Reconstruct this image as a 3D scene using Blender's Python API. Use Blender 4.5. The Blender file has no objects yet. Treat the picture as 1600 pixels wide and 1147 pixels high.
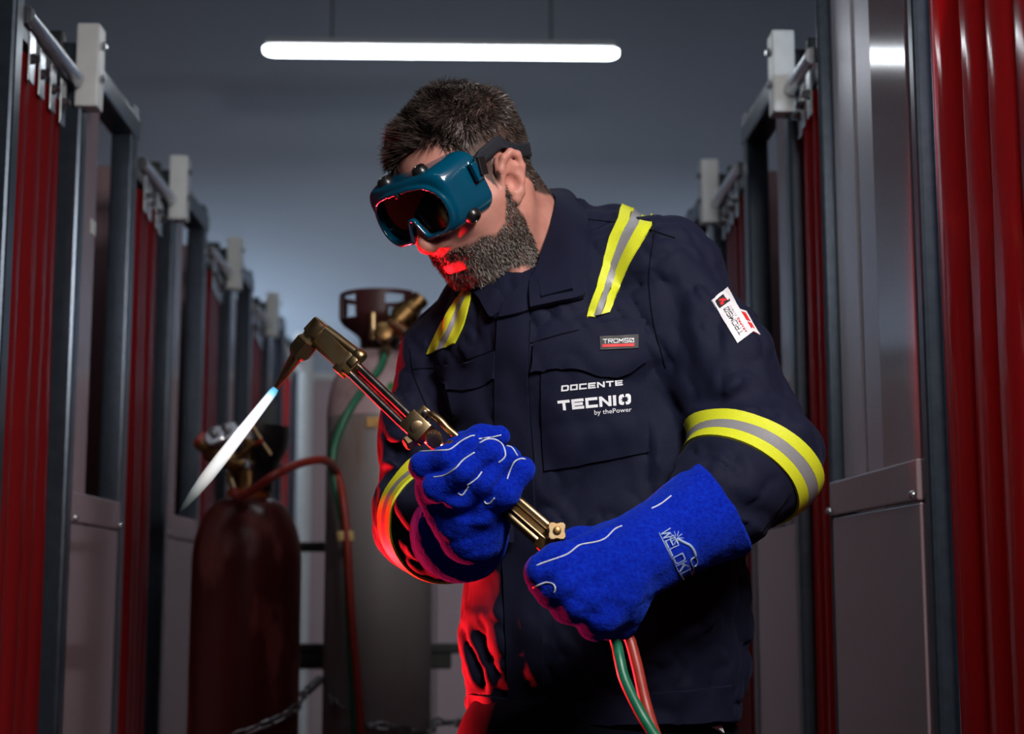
import bpy, bmesh, math, random
import numpy as np
from mathutils import Vector, Matrix, Quaternion
from mathutils.bvhtree import BVHTree

scene = bpy.context.scene
COL = scene.collection
random.seed(7)
RNG = np.random.default_rng(7)

# ------------------------------------------------------------------ camera
FPX = 2400.0                                   # focal length in pixels of the 1600x1147 frame
CAM = np.array([0.0, 0.0, 1.17])
YAW = math.atan(65 / FPX)
PITCH = math.atan(336.5 / FPX)
cam_data = bpy.data.cameras.new('camera')
cam_data.sensor_width = 36.0
cam_data.lens = 36.0 * FPX / 1600.0
cam_data.clip_start = 0.05
cam_data.dof.use_dof = True
cam_data.dof.focus_distance = 1.76
cam_data.dof.aperture_fstop = 4.5
cam = bpy.data.objects.new('camera', cam_data)
cam.location = CAM
cam.rotation_euler = (math.pi / 2 + PITCH, 0, -YAW)
COL.objects.link(cam)
scene.camera = cam

# ------------------------------------------------------------------ world, exposure
world = bpy.data.worlds.new('world'); scene.world = world
world.use_nodes = True
world.node_tree.nodes['Background'].inputs[0].default_value = (0.55, 0.65, 0.85, 1)
world.node_tree.nodes['Background'].inputs[1].default_value = 0.012
scene.view_settings.view_transform = 'Standard'
scene.view_settings.look = 'None'
scene.view_settings.gamma = 1
scene.view_settings.use_curve_mapping = False
scene.view_settings.exposure = 0.0

# ------------------------------------------------------------------ large lights
def area_light(name, loc, target, size, power, color, size_y=None, spread=math.pi):
    l = bpy.data.lights.new(name, 'AREA')
    l.energy = power; l.color = color; l.size = size; l.spread = spread
    if size_y: l.shape = 'RECTANGLE'; l.size_y = size_y
    o = bpy.data.objects.new(name, l)
    o.location = loc
    o.rotation_euler = (Vector(target) - Vector(loc)).to_track_quat('-Z', 'Y').to_euler()
    COL.objects.link(o)
    return o
# soft key light above the photographer, to the right
area_light('key_light', (0.50, 0.58, 2.12), (0.08, 1.85, 1.40), 0.30, 11.0, (1.0, 0.95, 0.92), 0.45, math.radians(110))
# red lamp up on the left, behind the welder
rl = bpy.data.lights.new('red_lamp', 'SPOT'); rl.energy = 300.0; rl.color = (1.0, 0.012, 0.02); rl.spot_size = math.radians(58); rl.spot_blend = .45; rl.shadow_soft_size = .02
ro = bpy.data.objects.new('red_lamp', rl); ro.location = (-.63, 2.52, .87)
ro.rotation_euler = (Vector((-.11, 1.75, 1.25)) - ro.location).to_track_quat('-Z', 'Y').to_euler(); COL.objects.link(ro)

# ------------------------------------------------------------------ pixel <-> world
def _rx(a): c, s = math.cos(a), math.sin(a); return np.array([[1, 0, 0], [0, c, -s], [0, s, c]])
def _ry(a): c, s = math.cos(a), math.sin(a); return np.array([[c, 0, s], [0, 1, 0], [-s, 0, c]])
def _rz(a): c, s = math.cos(a), math.sin(a); return np.array([[c, -s, 0], [s, c, 0], [0, 0, 1]])
RC = _rz(-YAW) @ _rx(math.pi / 2 + PITCH)
def ray(px, py):
    return RC @ np.array([(px - 800) / FPX, -(py - 573.5) / FPX, -1.0])
def W(px, py, Y):
    d = ray(px, py)
    return CAM + d * (Y / d[1])

# ------------------------------------------------------------------ materials
MATS = {}
def mat(name, color, rough=0.5, metal=0.0, noise=None, bump=None, coat=0.0, sheen=0.0, spec=0.5, trans=0.0, aniso=None):
    """noise=(scale, colour2, low, high[, stretch]); bump=(scale, strength[, distance])"""
    m = bpy.data.materials.new(name); m.use_nodes = True
    nt = m.node_tree; n = nt.nodes; p = n['Principled BSDF']
    p.inputs['Base Color'].default_value = (*color, 1)
    p.inputs['Roughness'].default_value = rough
    p.inputs['Metallic'].default_value = metal
    p.inputs['Coat Weight'].default_value = coat
    p.inputs['Coat Roughness'].default_value = 0.08
    p.inputs['Sheen Weight'].default_value = sheen
    p.inputs['Specular IOR Level'].default_value = spec
    tc = n.new('ShaderNodeTexCoord')
    if noise:
        sc, c2, lo, hi = noise[:4]
        mp = n.new('ShaderNodeMapping'); nt.links.new(tc.outputs['Object'], mp.inputs[0])
        if len(noise) > 4: mp.inputs['Scale'].default_value = noise[4]
        tx = n.new('ShaderNodeTexNoise'); tx.inputs['Scale'].default_value = sc; tx.inputs['Detail'].default_value = 6
        nt.links.new(mp.outputs[0], tx.inputs['Vector'])
        rp = n.new('ShaderNodeValToRGB'); rp.color_ramp.elements[0].position = lo; rp.color_ramp.elements[1].position = hi
        rp.color_ramp.elements[0].color = (*color, 1); rp.color_ramp.elements[1].color = (*c2, 1)
        nt.links.new(tx.outputs['Fac'], rp.inputs[0]); nt.links.new(rp.outputs[0], p.inputs['Base Color'])
    if bump:
        tb = n.new('ShaderNodeTexNoise'); tb.inputs['Scale'].default_value = bump[0]; tb.inputs['Detail'].default_value = 4
        nt.links.new(tc.outputs['Object'], tb.inputs['Vector'])
        b = n.new('ShaderNodeBump'); b.inputs['Strength'].default_value = bump[1]
        b.inputs['Distance'].default_value = bump[2] if len(bump) > 2 else 0.002
        nt.links.new(tb.outputs['Fac'], b.inputs['Height']); nt.links.new(b.outputs[0], p.inputs['Normal'])
    MATS[name] = m
    return m
def emis(name, color, strength):
    m = bpy.data.materials.new(name); m.use_nodes = True
    p = m.node_tree.nodes['Principled BSDF']
    p.inputs['Base Color'].default_value = (0.8, 0.8, 0.8, 1)
    p.inputs['Emission Color'].default_value = (*color, 1); p.inputs['Emission Strength'].default_value = strength
    MATS[name] = m
    return m

mat('floor_paint', (0.10, 0.10, 0.11), 0.45, noise=(6, (0.15, 0.15, 0.155), .35, .7))
mat('ceiling_paint', (0.20, 0.205, 0.215), 0.8, noise=(2.5, (0.17, 0.175, 0.185), .3, .7))
mat('wall_paint', (0.50, 0.58, 0.68), 0.75, noise=(1.7, (0.47, 0.55, 0.65), .3, .7))
mat('side_wall_paint', (0.30, 0.31, 0.33), 0.8, noise=(2, (0.26, 0.27, 0.29), .3, .7))
mat('panel_warm', (0.52, 0.42, 0.45), 0.5, noise=(300, (0.46, 0.37, 0.40), .3, .7))
mat('panel_grey', (0.30, 0.205, 0.222), 0.10, noise=(420, (0.24, 0.163, 0.178), .3, .7), bump=(500, 0.03, 0.0002))
mat('steel_blue', (0.055, 0.075, 0.10), 0.28, 0.55, noise=(60, (0.04, 0.055, 0.075), .3, .7))
mat('steel_channel', (0.80, 0.77, 0.82), 0.38, 0.5, noise=(380, (0.66, 0.63, 0.68), .3, .7))
mat('steel_bright', (0.55, 0.57, 0.60), 0.22, 0.9, noise=(80, (0.42, 0.44, 0.47), .3, .7))
mat('post_white', (0.72, 0.76, 0.76), 0.4, noise=(30, (0.64, 0.68, 0.68), .4, .8))
mat('black_plastic', (0.008, 0.008, 0.009), 0.3, bump=(220, 0.1, 0.0005))
mat('black_iron', (0.012, 0.016, 0.016), 0.5, noise=(25, (0.02, 0.03, 0.028), .4, .7))
mat('brass', (0.37, 0.275, 0.16), 0.34, 1.0, noise=(70, (0.36, 0.22, 0.09), .42, .75), bump=(160, 0.12, 0.0006))
mat('brass_old', (0.32, 0.19, 0.075), 0.4, 1.0, noise=(60, (0.16, 0.09, 0.04), .4, .7))
mat('copper', (0.72, 0.36, 0.20), 0.25, 1.0)
mat('steel_dark', (0.34, 0.31, 0.30), 0.26, 1.0, noise=(40, (0.10, 0.09, 0.088), .4, .7))
mat('chain_steel', (0.42, 0.43, 0.45), 0.32, 1.0, noise=(90, (0.2, 0.2, 0.21), .4, .7))
mat('hose_red', (0.34, 0.035, 0.022), 0.42, noise=(90, (0.26, 0.025, 0.018), .4, .7))
mat('hose_green', (0.006, 0.15, 0.075), 0.38, noise=(90, (0.004, 0.115, 0.06), .4, .7))
mat('cyl_red', (0.085, 0.011, 0.0095), 0.30, noise=(9, (0.22, 0.06, 0.05), .52, .57, (1, 1, .35)), bump=(14, .25, .004))
mat('cyl_grey', (0.24, 0.22, 0.225), 0.45, noise=(8, (0.20, 0.11, 0.06), .60, .74, (1, 1, .3)))
mat('cyl_shoulder', (0.46, 0.33, 0.35), 0.45, noise=(10, (0.24, 0.13, 0.12), .5, .7))
mat('orange_paint', (0.45, 0.10, 0.012), 0.5, noise=(40, (0.30, 0.06, 0.01), .4, .7))
mat('guard_red', (0.055, 0.012, 0.014), 0.45)
mat('green_tag', (0.01, 0.18, 0.03), 0.5)
mat('yellow_tag', (0.45, 0.40, 0.03), 0.5)
mat('tie_yellow', (0.75, 0.58, 0.24), 0.5)
emis('tube_glow', (0.88, 0.94, 1.0), 14.0)
emis('tube_glow_added', (0.70, 0.84, 1.0), 70.0)
emis('tube_glow_near', (0.93, 0.96, 1.0), 9.0)

def pvc():
    m = bpy.data.materials.new('red_pvc'); m.use_nodes = True
    nt = m.node_tree; n = nt.nodes; p = n['Principled BSDF']; out = n['Material Output']
    p.inputs['Base Color'].default_value = (0.40, 0.022, 0.027, 1)
    p.inputs['Roughness'].default_value = 0.13
    tl = n.new('ShaderNodeBsdfTranslucent'); tl.inputs[0].default_value = (0.75, 0.015, 0.02, 1)
    tr = n.new('ShaderNodeBsdfTransparent'); tr.inputs[0].default_value = (0.55, 0.012, 0.015, 1)
    m1 = n.new('ShaderNodeMixShader'); m1.inputs[0].default_value = 0.5
    m2 = n.new('ShaderNodeMixShader'); m2.inputs[0].default_value = 0.22
    nt.links.new(p.outputs[0], m1.inputs[1]); nt.links.new(tl.outputs[0], m1.inputs[2])
    nt.links.new(m1.outputs[0], m2.inputs[1]); nt.links.new(tr.outputs[0], m2.inputs[2])
    nt.links.new(m2.outputs[0], out.inputs['Surface'])
    tc = n.new('ShaderNodeTexCoord'); mp = n.new('ShaderNodeMapping'); mp.inputs['Scale'].default_value = (6, 6, .8)
    tx = n.new('ShaderNodeTexNoise'); tx.inputs['Scale'].default_value = 3.0
    b = n.new('ShaderNodeBump'); b.inputs['Strength'].default_value = 0.35; b.inputs['Distance'].default_value = 0.01
    nt.links.new(tc.outputs['Object'], mp.inputs[0]); nt.links.new(mp.outputs[0], tx.inputs['Vector'])
    nt.links.new(tx.outputs['Fac'], b.inputs['Height']); nt.links.new(b.outputs[0], p.inputs['Normal'])
    MATS['red_pvc'] = m
pvc()

# ------------------------------------------------------------------ mesh helpers
def link(name, me, m, parent=None, smooth=False, world=True):
    o = bpy.data.objects.new(name, me); COL.objects.link(o)
    if m: 
        if len(me.materials) == 0: me.materials.append(MATS[m] if isinstance(m, str) else m)
    if smooth:
        me.polygons.foreach_set('use_smooth', [True] * len(me.polygons))
    if parent:
        o.parent = parent
        if world: o.matrix_parent_inverse = Matrix.Translation(parent.location).inverted() if parent.rotation_euler.z == 0 else parent.matrix_basis.inverted()
    return o
def tag(o, label=None, cat=None, group=None, kind=None):
    if label: o['label'] = label
    if cat: o['category'] = cat
    if group: o['group'] = group
    if kind: o['kind'] = kind
    return o
def empty(name, loc, label=None, cat=None, group=None):
    o = bpy.data.objects.new(name, None); COL.objects.link(o); o.location = loc; o.empty_display_size = 0.05
    return tag(o, label, cat, group)

class MB:
    """collects simple solids into one mesh"""
    def __init__(s): s.v = []; s.f = []
    def add(s, v, f):
        b = len(s.v); s.v += [tuple(map(float, p)) for p in v]; s.f += [tuple(i + b for i in q) for q in f]; return s
    def box(s, a, b, bev=0.0):
        bm = bmesh.new(); bmesh.ops.create_cube(bm, size=1)
        a = np.array(a, float); b = np.array(b, float)
        for v in bm.verts: v.co = Vector(((a + b) / 2 + np.array(v.co) * (b - a)).tolist())
        if bev: bmesh.ops.bevel(bm, geom=bm.edges[:], offset=bev, segments=2, affect='EDGES', profile=0.5)
        bm.verts.index_update()
        s.add([v.co[:] for v in bm.verts], [[v.index for v in f.verts] for f in bm.faces]); bm.free(); return s
    def obox(s, c, ax, ay, az, hx, hy, hz, bev=0.0):
        """oriented box: centre, three unit axes, half sizes"""
        t = MB().box((-hx, -hy, -hz), (hx, hy, hz), bev)
        c, ax, ay, az = (np.array(q, float) for q in (c, ax, ay, az))
        s.add([c + ax * p[0] + ay * p[1] + az * p[2] for p in t.v], t.f); return s
    def loft(s, rings, cap=True, closed=True):
        n = len(rings[0]); v = []; f = []
        for r in rings: v += list(r)
        for i in range(len(rings) - 1):
            for j in range(n if closed else n - 1):
                k = (j + 1) % n
                f.append((i * n + j, i * n + k, (i + 1) * n + k, (i + 1) * n + j))
        if cap: f.append(tuple(range(n))[::-1]); f.append(tuple((len(rings) - 1) * n + j for j in range(n)))
        s.add(v, f); return s
    def tube(s, pts, rad, n=12, cap=True):
        pts = [np.array(p, float) for p in pts]; rings = []
        rad = [rad] * len(pts) if np.isscalar(rad) else rad
        up = None
        for i, p in enumerate(pts):
            t = pts[min(i + 1, len(pts) - 1)] - pts[max(i - 1, 0)]; t = t / (np.linalg.norm(t) + 1e-12)
            if up is None:
                up = np.cross(t, [0, 0, 1.0]) if abs(t[2]) < .9 else np.cross(t, [1.0, 0, 0])
            u = up - t * np.dot(up, t); u /= np.linalg.norm(u); up = u; w = np.cross(t, u)
            rings.append([p + rad[i] * (math.cos(a) * u + math.sin(a) * w) for a in np.linspace(0, 2 * math.pi, n, endpoint=False)])
        return s.loft(rings, cap)
    def prof(s, c, axis, profile, n=24, cap=True, phase=0.0):
        """lathe: profile = [(t along axis, radius)]"""
        axis = np.array(axis, float); axis /= np.linalg.norm(axis); c = np.array(c, float)
        u = np.cross(axis, [0, 0, 1.0]) if abs(axis[2]) < .9 else np.cross(axis, [1.0, 0, 0]); u /= np.linalg.norm(u); w = np.cross(axis, u)
        rings = [[c + axis * t + r * (math.cos(a) * u + math.sin(a) * w) for a in np.linspace(0, 2 * math.pi, n, endpoint=False) + phase] for t, r in profile]
        return s.loft(rings, cap)
    def ball(s, c, r, n=10):
        return s.prof(np.array(c) , (0, 0, 1), [(-r * math.cos(t), max(r * math.sin(t), 1e-4)) for t in np.linspace(0, math.pi, n)], 12)
    def mesh(s, name):
        me = bpy.data.meshes.new(name); me.from_pydata(s.v, [], s.f)
        bm = bmesh.new(); bm.from_mesh(me); bmesh.ops.recalc_face_normals(bm, faces=bm.faces[:]); bm.to_mesh(me); bm.free()
        me.validate(); return me
    def build(s, name, m, parent=None, smooth=False):
        o = link(name, s.mesh(name), m, parent, smooth)
        if smooth == 'auto':
            o.data.polygons.foreach_set('use_smooth', [True] * len(o.data.polygons))
            o.data.set_sharp_from_angle(angle=math.radians(38))
        return o
def bez(pts, n=24):
    """Catmull-Rom through pts"""
    P = [np.array(p, float) for p in pts]; P = [2 * P[0] - P[1]] + P + [2 * P[-1] - P[-2]]; out = []
    segs = len(P) - 3
    for i in range(segs):
        a, b, c, d = P[i:i + 4]; m = max(2, n // segs)
        for t in np.linspace(0, 1, m, endpoint=False):
            out.append(0.5 * ((2 * b) + (c - a) * t + (2 * a - 5 * b + 4 * c - d) * t * t + (3 * b - a - 3 * c + d) * t ** 3))
    out.append(P[-2]); return out
def pxcurve(pts, n=24):
    return bez([W(*p) for p in pts], n)
# ================================================================== the setting
YB = 6.4
tag(MB().box((-2.7, -3.1, -0.1), (2.7, YB + .1, 0)).build('floor', 'floor_paint'), kind='structure')
tag(MB().box((-2.7, -3.1, 4.1), (2.7, YB + .1, 4.2)).build('ceiling', 'ceiling_paint'), kind='structure')
tag(MB().box((-2.7, YB, 0), (2.7, YB + .1, 4.1)).build('wall_back', 'wall_paint'), kind='structure')
tag(MB().box((-2.7, -3.1, 0), (-2.6, YB, 4.1)).build('wall_left', 'side_wall_paint'), kind='structure')
tag(MB().box((2.6, -3.1, 0), (2.7, YB, 4.1)).build('wall_right', 'side_wall_paint'), kind='structure')
tag(MB().box((-2.6, -3.1, 0), (2.6, -3.0, 4.1)).build('wall_front', 'side_wall_paint'), kind='structure')

# low warm-grey sheet partition standing in front of the back wall, seen between the bottles
part = empty('sheet_partition', (0, YB - .2, 0), 'warm grey sheet metal partition behind the gas cylinders', 'partition')
for i, (a, b) in enumerate([(-.70, -.42), (-.42, -.14), (-.14, .14), (.14, .42), (.42, .60)]):
    MB().box((a + .004, YB - .22, 0.02), (b - .004, YB - .19, 1.98), .004).build('panel', 'panel_warm', part)
MB().box((-.70, YB - .225, 1.98), (.60, YB - .185, 2.01), .004).build('top_rail', 'post_white', part)
MB().tube([(-.66, YB - .30, 0.0), (-.66, YB - .30, 2.06)], .03, 16).build('pipe', 'post_white', part, 'auto')

# ------------------------------------------------------------------ ceiling tubes
def tube_light(c, length, glow, label):
    c = np.array(c, float); h = length / 2; r = .027
    e = empty('tube_light', tuple(c), label, 'light', 'ceiling tube lights')
    n = 16
    rings = []
    for x, k in [(-h, .55), (-h + .012, .85), (-h + .03, 1), (h - .03, 1), (h - .012, .85), (h, .55)]:
        rings.append([c + np.array([x, r * k * math.cos(a), r * k * math.sin(a)]) for a in np.linspace(math.radians(180), math.radians(360), n)])
    MB().loft(rings).build('diffuser', glow, e, 'auto')
    MB().box(c + [-h + .01, -.045, .001], c + [h - .01, .045, .022], .003).build('housing', 'post_white', e)
    for s in (-1, 1):
        MB().tube([c + [s * h * .62, 0, .022], c + [s * h * .62 , 0, 4.10 - c[2]]], .0035, 6).build('suspension_cable', 'black_plastic', e)
    return e
c0 = W(690, 78, 5.0)
tube_light(c0, 1.195, 'tube_glow', 'bright white tube light hanging across the aisle above the man')
tube_light((-0.05, 2.7, 2.9), 1.195, 'tube_glow', 'white tube light overhead, just behind the man and above the picture')
tube_light((0.0, 0.40, 2.9), 1.195, 'tube_glow_near', 'white tube light overhead, nearest the camera')

# unseen tubes added in three booths, to light the back wall and right curtain
for X_, Y_, wall, glow, text in ((-1.25, 5.6, (0, 1), 'tube_glow_added', 'unseen tube lamp added in the farthest left booth to light the back wall'), (1.15, 5.6, (0, 1), 'tube_glow_added', 'unseen tube lamp added in the farthest right booth to light the back wall'),
                                 (1.35, 1.45, (1, 0), 'tube_glow_added', 'unseen tube lamp added to shine through the glossy red curtain at the right edge')):
    e = empty('added_booth_lamp', (X_, Y_, 2.1), text, 'light', 'added tube lamps inside the booths')
    MB().tube([(X_ - .42, Y_, 2.1), (X_ + .42, Y_, 2.1)], .019, 16).build('tube', glow, e, 'auto')
    MB().box((X_ - .44, Y_ - .05, 2.128), (X_ + .44, Y_ + .05, 2.134)).build('cutoff_plate', 'black_iron', e)  # plate added to cut the tube's light off the upper wall
    for s in (-1, 1):
        MB().prof((X_ + s * .42, Y_, 2.1), (s, 0, 0), [(-.01, .021), (.02, .021), (.024, .015)], 16).build('end_cap', 'post_white', e, 'auto')
        p = (X_ + s * .36, Y_ + .016, 2.1); MB().tube([p, (p[0], YB, 2.1)] if wall == (0, 1) else [(X_ + .44, Y_ + s * .03, 2.131), (2.6, Y_ + s * .03, 2.131)], .006, 8).build('bracket', 'post_white', e)

# ================================================================== welding booths
XL, XR = -0.70, 0.58
def curtain(side, y0, y1, n, label, ztop=2.03, plates=True):
    X = XL if side < 0 else XR
    e = empty('strip_curtain', (X, (y0 + y1) / 2, 0), label, 'curtain', 'red strip curtains of the booths')
    MB().tube([(X - side * .018, y0 - .005, ztop), (X - side * .018, y1 + .005, ztop)], .014, 14).build('rail', 'steel_bright', e, 'auto')
    MB().box((X + side * .01, y0 - .005, ztop - .012), (X + side * .03, y1 + .005, ztop + .03), .003).build('hanger_bar', 'steel_blue', e)
    st = (y1 - y0) / n; w = st * 1.22
    for i in range(n):
        yc = y0 + st * (i + .5); off = side * .012 * (i / max(n - 1, 1) - .5); ph = random.uniform(0, 6)
        rings = []
        amp = .011 + .006 * random.random()
        for z in np.linspace(.06, ztop - .05, 14):
            pts = []; pts2 = []
            wob = .003 * math.sin(z * 2.1 + ph); tw = .004 * math.sin(z * 1.3 + ph * 1.7)
            for t in np.linspace(-1, 1, 13):
                b = amp * (1 - t * t) - .006 + .004 * t
                x = X + off - side * b + wob * .4 + tw * t
                y = yc + t * w / 2 + wob
                pts.append((x, y, z)); pts2.append((x + side * .003, y, z))
            rings.append(pts + pts2[::-1])
        s_ = MB().loft(rings).build('strip', 'red_pvc', e, 'auto')
        if plates:
            xp = X + off - side * (amp - .003)
            pl = MB().box((min(xp, xp - side * .004), yc - .015, ztop - .095), (max(xp, xp - side * .004), yc + .015, ztop - .016), .0015).build('hanger_plate', 'steel_bright', s_)
            b = MB()
            for dz in (.056,):
                b.prof((xp - side * .003, yc, ztop - dz), (-side, 0, 0), [(0, .009), (.005, .009), (.006, .006), (.012, .006), (.013, .003)], 8)
            b.build('bolt', 'chain_steel', s_, 'auto')
    return e

def booth_panel(side, y0, y1, label, stile=.11, far=.05, ztop=2.11, zmid=1.325, rivets=True, knob=False):
    X = XL if side < 0 else XR
    e = empty('booth_screen', (X, (y0 + y1) / 2, 0), label, 'screen', 'framed steel booth screens')
    x0, x1 = sorted((X - side * .012, X + side * .02))
    MB().box((x0, y0, .05), (x1, y0 + stile, ztop - .04), .004).build('wide_stile', 'panel_grey', e)
    MB().box((x0 - .006, y1 - far, .0), (x1 + .006, y1, ztop + .02), .005).build('end_post', 'steel_blue', e)
    MB().box((x0 - .010, y0 - .01, ztop - .045), (x1 + .010, y1, ztop), .005).build('top_rail', 'steel_blue', e)
    fx = (x0 - .004, x1) if side > 0 else (x0, x1 + .004)
    MB().box((fx[0], y0 - .003, .08), (fx[1], y1 - far + .002, zmid - .055), .003).build('lower_sheet', 'panel_grey', e)
    gx = (x0 - .007, x1 + .001) if side > 0 else (x0 - .001, x1 + .007)
    MB().box((gx[0], y0 - .003, zmid - .053), (gx[1], y1 - far + .002, zmid), .003).build('sheet_flange', 'panel_grey', e)
    xi = X + side * .025
    MB().box((min(xi, xi + side * .02), y0 + stile - .01, zmid), (max(xi, xi + side * .02), y0 + stile + .035, ztop - .045), .003).build('inner_jamb', 'steel_channel', e)
    if stile < .15:
        MB().box((min(xi, xi + side * .02), y0 + stile + .05, zmid), (max(xi, xi + side * .02), y0 + stile + .15, ztop - .045), .006).build('upright_channel', 'steel_channel', e)
    if rivets:
        xf = x0 - .007 if side > 0 else x1 + .007
        for yy in (y0 + .014, y1 - far + .004):
            MB().prof((xf, yy, zmid - .045), (-side, 0, 0), [(0, .006), (.003, .0055), (.005, .004), (.006, .001)], 10).build('rivet', 'steel_bright', e, 'auto')
    return e

def booth_post(side, y, label, white=True, ztop=2.14, w=.042):
    X = XL if side < 0 else XR
    e = empty('booth_post', (X, y, 0), label, 'post', 'corner posts of the booths')
    MB().box((X - w / 2, y - w / 2 + .01, 0), (X + w / 2, y + w / 2 + .01, ztop - .03), .006).build('post_tube', 'steel_blue', e)
    if white:
        xs = sorted((X - side * (w / 2 + .028), X - side * (w / 2 - .012)))
        MB().box((xs[0], y - .022, ztop - .15), (xs[1], y + .022, ztop), .003).build('bracket', 'post_white', e)
        xf = X - side * (w / 2 + .028)
        for q, dz in enumerate((.035, .095)):
            MB().prof((xf, y, ztop - dz), (-side, 0, 0), [(0, .008), (.004, .008), (.005, .004), (.008, .004)], 6).build('bolt', 'steel_bright', e)
        MB().box((X + side * .03 - .02, y - .040, ztop - .09), (X + side * .03 + .02, y - .015, ztop - .02), .003).build('clamp', 'black_iron', e)
    return e

ordinal = ['nearest', 'second', 'third', 'fourth', 'farthest']
for k in range(5):
    y = 2.62 + .84 * k
    booth_post(-1, y, f'{ordinal[k]} dark post with white top bracket in the left row' if k else 'dark post with white top bracket nearest the camera on the left')
    if y + .42 < YB - .25:
        scr = booth_panel(-1, y + .040, y + .45, f'{ordinal[k]} grey framed panel with open window in the left row' if k else 'large grey framed panel left of the red cylinder, nearest on the left')
    if k == 0: MB().box((XL + .012, 2.735, 1.795), (XL + .0135, 2.765, 1.822)).build('sticker', 'post_white', scr)
    curtain(-1, y - .345, y - .05, 4, f'{ordinal[k]} red strip curtain along the left row' if k else 'red strip curtain with steel hanger plates at the left picture edge')
booth_post(-1, 2.225, 'plain dark post at the left edge of the picture', white=False)
for k in range(4):
    y = 2.62 + .84 * k
    booth_post(1, y, f'{ordinal[k]} white-bracketed post in the right row, behind the man' if k else 'white-bracketed post right of the man, level with his shoulder patch')
    booth_panel(1, y + .036, y + .46, f'{ordinal[k]} dark framed panel in the right row behind the man' if k else 'dark framed panel just right of the man\'s shoulder')
    if k: curtain(1, y - .34, y - .05, 4, f'{ordinal[k]} red strip curtain in the right row, behind the man')
big = booth_panel(1, 1.922, 2.40, 'large grey panel with riveted lower sheet and tall opening beside the man\'s elbow', stile=.178, far=.012, ztop=2.42)
curtain(1, 2.425, 2.60, 3, 'narrow red strip curtain between the man\'s sleeve and the large grey panel')
booth_post(1, 1.882, 'slim dark post between glossy red curtain and large grey panel', white=False, w=.028)
curtain(1, 1.24, 1.855, 6, 'large glossy red strip curtain at the right edge of the picture', ztop=2.2)
# two upright channels filling the opening of the big right-hand screen
for (a, b) in ((2.110, 2.236), (2.247, 2.382)):
    MB().box((XR + .002, a, 1.326), (XR + .03, b, 2.37), .006).build('upright_channel', 'steel_channel', big)
# rod with a bent end hanging in front of the large panel's stile
tag(MB().tube([W(1411, -60, 2.0), W(1411, 14, 2.0), W(1409, 22, 2.0), W(1402, 28, 2.0)], .0022, 8).build('hanging_hook', 'steel_bright', None, 'auto'),
    'thin bent metal hook hanging above the grey panel at top right', 'hook')
# partitions between the booths, running back to the side walls
for side, X, xo in ((-1, XL, -2.6), (1, XR, 2.6)):
    for k in range(5):
        y = 2.66 + .84 * k
        if side > 0 and k > 3: continue
        a, b = sorted((X + side * .05, xo - side * .02))
        o = MB().box((a, y, .05), (b, y + .02, 2.13)).build('booth_partition', 'panel_grey')
        tag(o, f'{ordinal[k]} grey dividing wall inside the {"left" if side < 0 else "right"} booth row', 'partition', 'dividing walls of the booths')
# ================================================================== gas cylinders
def zpx(py, Y, px=600): return W(px, py, Y)[2]
YR = 3.05
cr = W(384, 950, YR); RX = cr[0]; rr = .1065
red = empty('gas_cylinder', (RX, YR, 0), 'dark red gas cylinder with chipped paint and black valve guard', 'gas cylinder', 'gas cylinders in the aisle')
z0, z1 = 1.205, 1.335
prof_ = [(0.0, rr - .012), (.012, rr - .002), (.03, rr), (z0, rr)] + [(z0 + (z1 - z0) * math.sin(t), rr * .36 + rr * .64 * math.cos(t)) for t in np.linspace(.1, math.pi / 2, 10)]
MB().prof((RX, YR, 0), (0, 0, 1), prof_, 48).build('body', 'cyl_red', red, 'auto')
MB().prof((RX, YR, z1 - .008), (0, 0, 1), [(0, .040), (.002, .042), (.022, .042), (.024, .040)], 32).build('neck_ring', 'orange_paint', red, 'auto')
MB().prof((RX, YR, z1 + .016), (0, 0, 1), [(0, .022), (.05, .020), (.055, .014), (.10, .013)], 16).build('valve', 'brass_old', red, 'auto')
# black guard: half a shell, open to the front left
def shell(c, z, radii, a0, a1, th, n=28, holes=None):
    v = []; f = []; m = len(z)
    for q in (0, th):
        for i in range(m):
            for a in np.linspace(a0, a1, n):
                v.append((c[0] + (radii[i] - q) * math.cos(a), c[1] + (radii[i] - q) * math.sin(a), z[i]))
    N = m * n
    idx = lambda q, i, j: q * N + i * n + j
    keep = {(i, j): not (holes and holes(i, j, m, n)) for i in range(m - 1) for j in range(n - 1)}
    for (i, j), k in keep.items():
        if not k: continue
        f.append((idx(0, i, j), idx(0, i, j + 1), idx(0, i + 1, j + 1), idx(0, i + 1, j)))
        f.append((idx(1, i, j), idx(1, i + 1, j), idx(1, i + 1, j + 1), idx(1, i, j + 1)))
        for (di, dj, e) in ((-1, 0, ((i, j), (i, j + 1))), (1, 0, ((i + 1, j), (i + 1, j + 1))), (0, -1, ((i, j), (i + 1, j))), (0, 1, ((i, j + 1), (i + 1, j + 1)))):
            if not keep.get((i + di, j + dj), False):
                (p, q2), (r, s2) = e
                f.append((idx(0, p, q2), idx(1, p, q2), idx(1, r, s2), idx(0, r, s2)))
    return MB().add(v, f)
gz = np.linspace(z1 + .012, zpx(668, YR), 10)
gr = [.043, .044, .045, .049, .056, .064, .070, .073, .074, .074]
shell((RX + .004, YR), gz, gr, math.radians(-75), math.radians(150), .006).build('valve_guard', 'black_plastic', red, 'auto')
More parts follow.
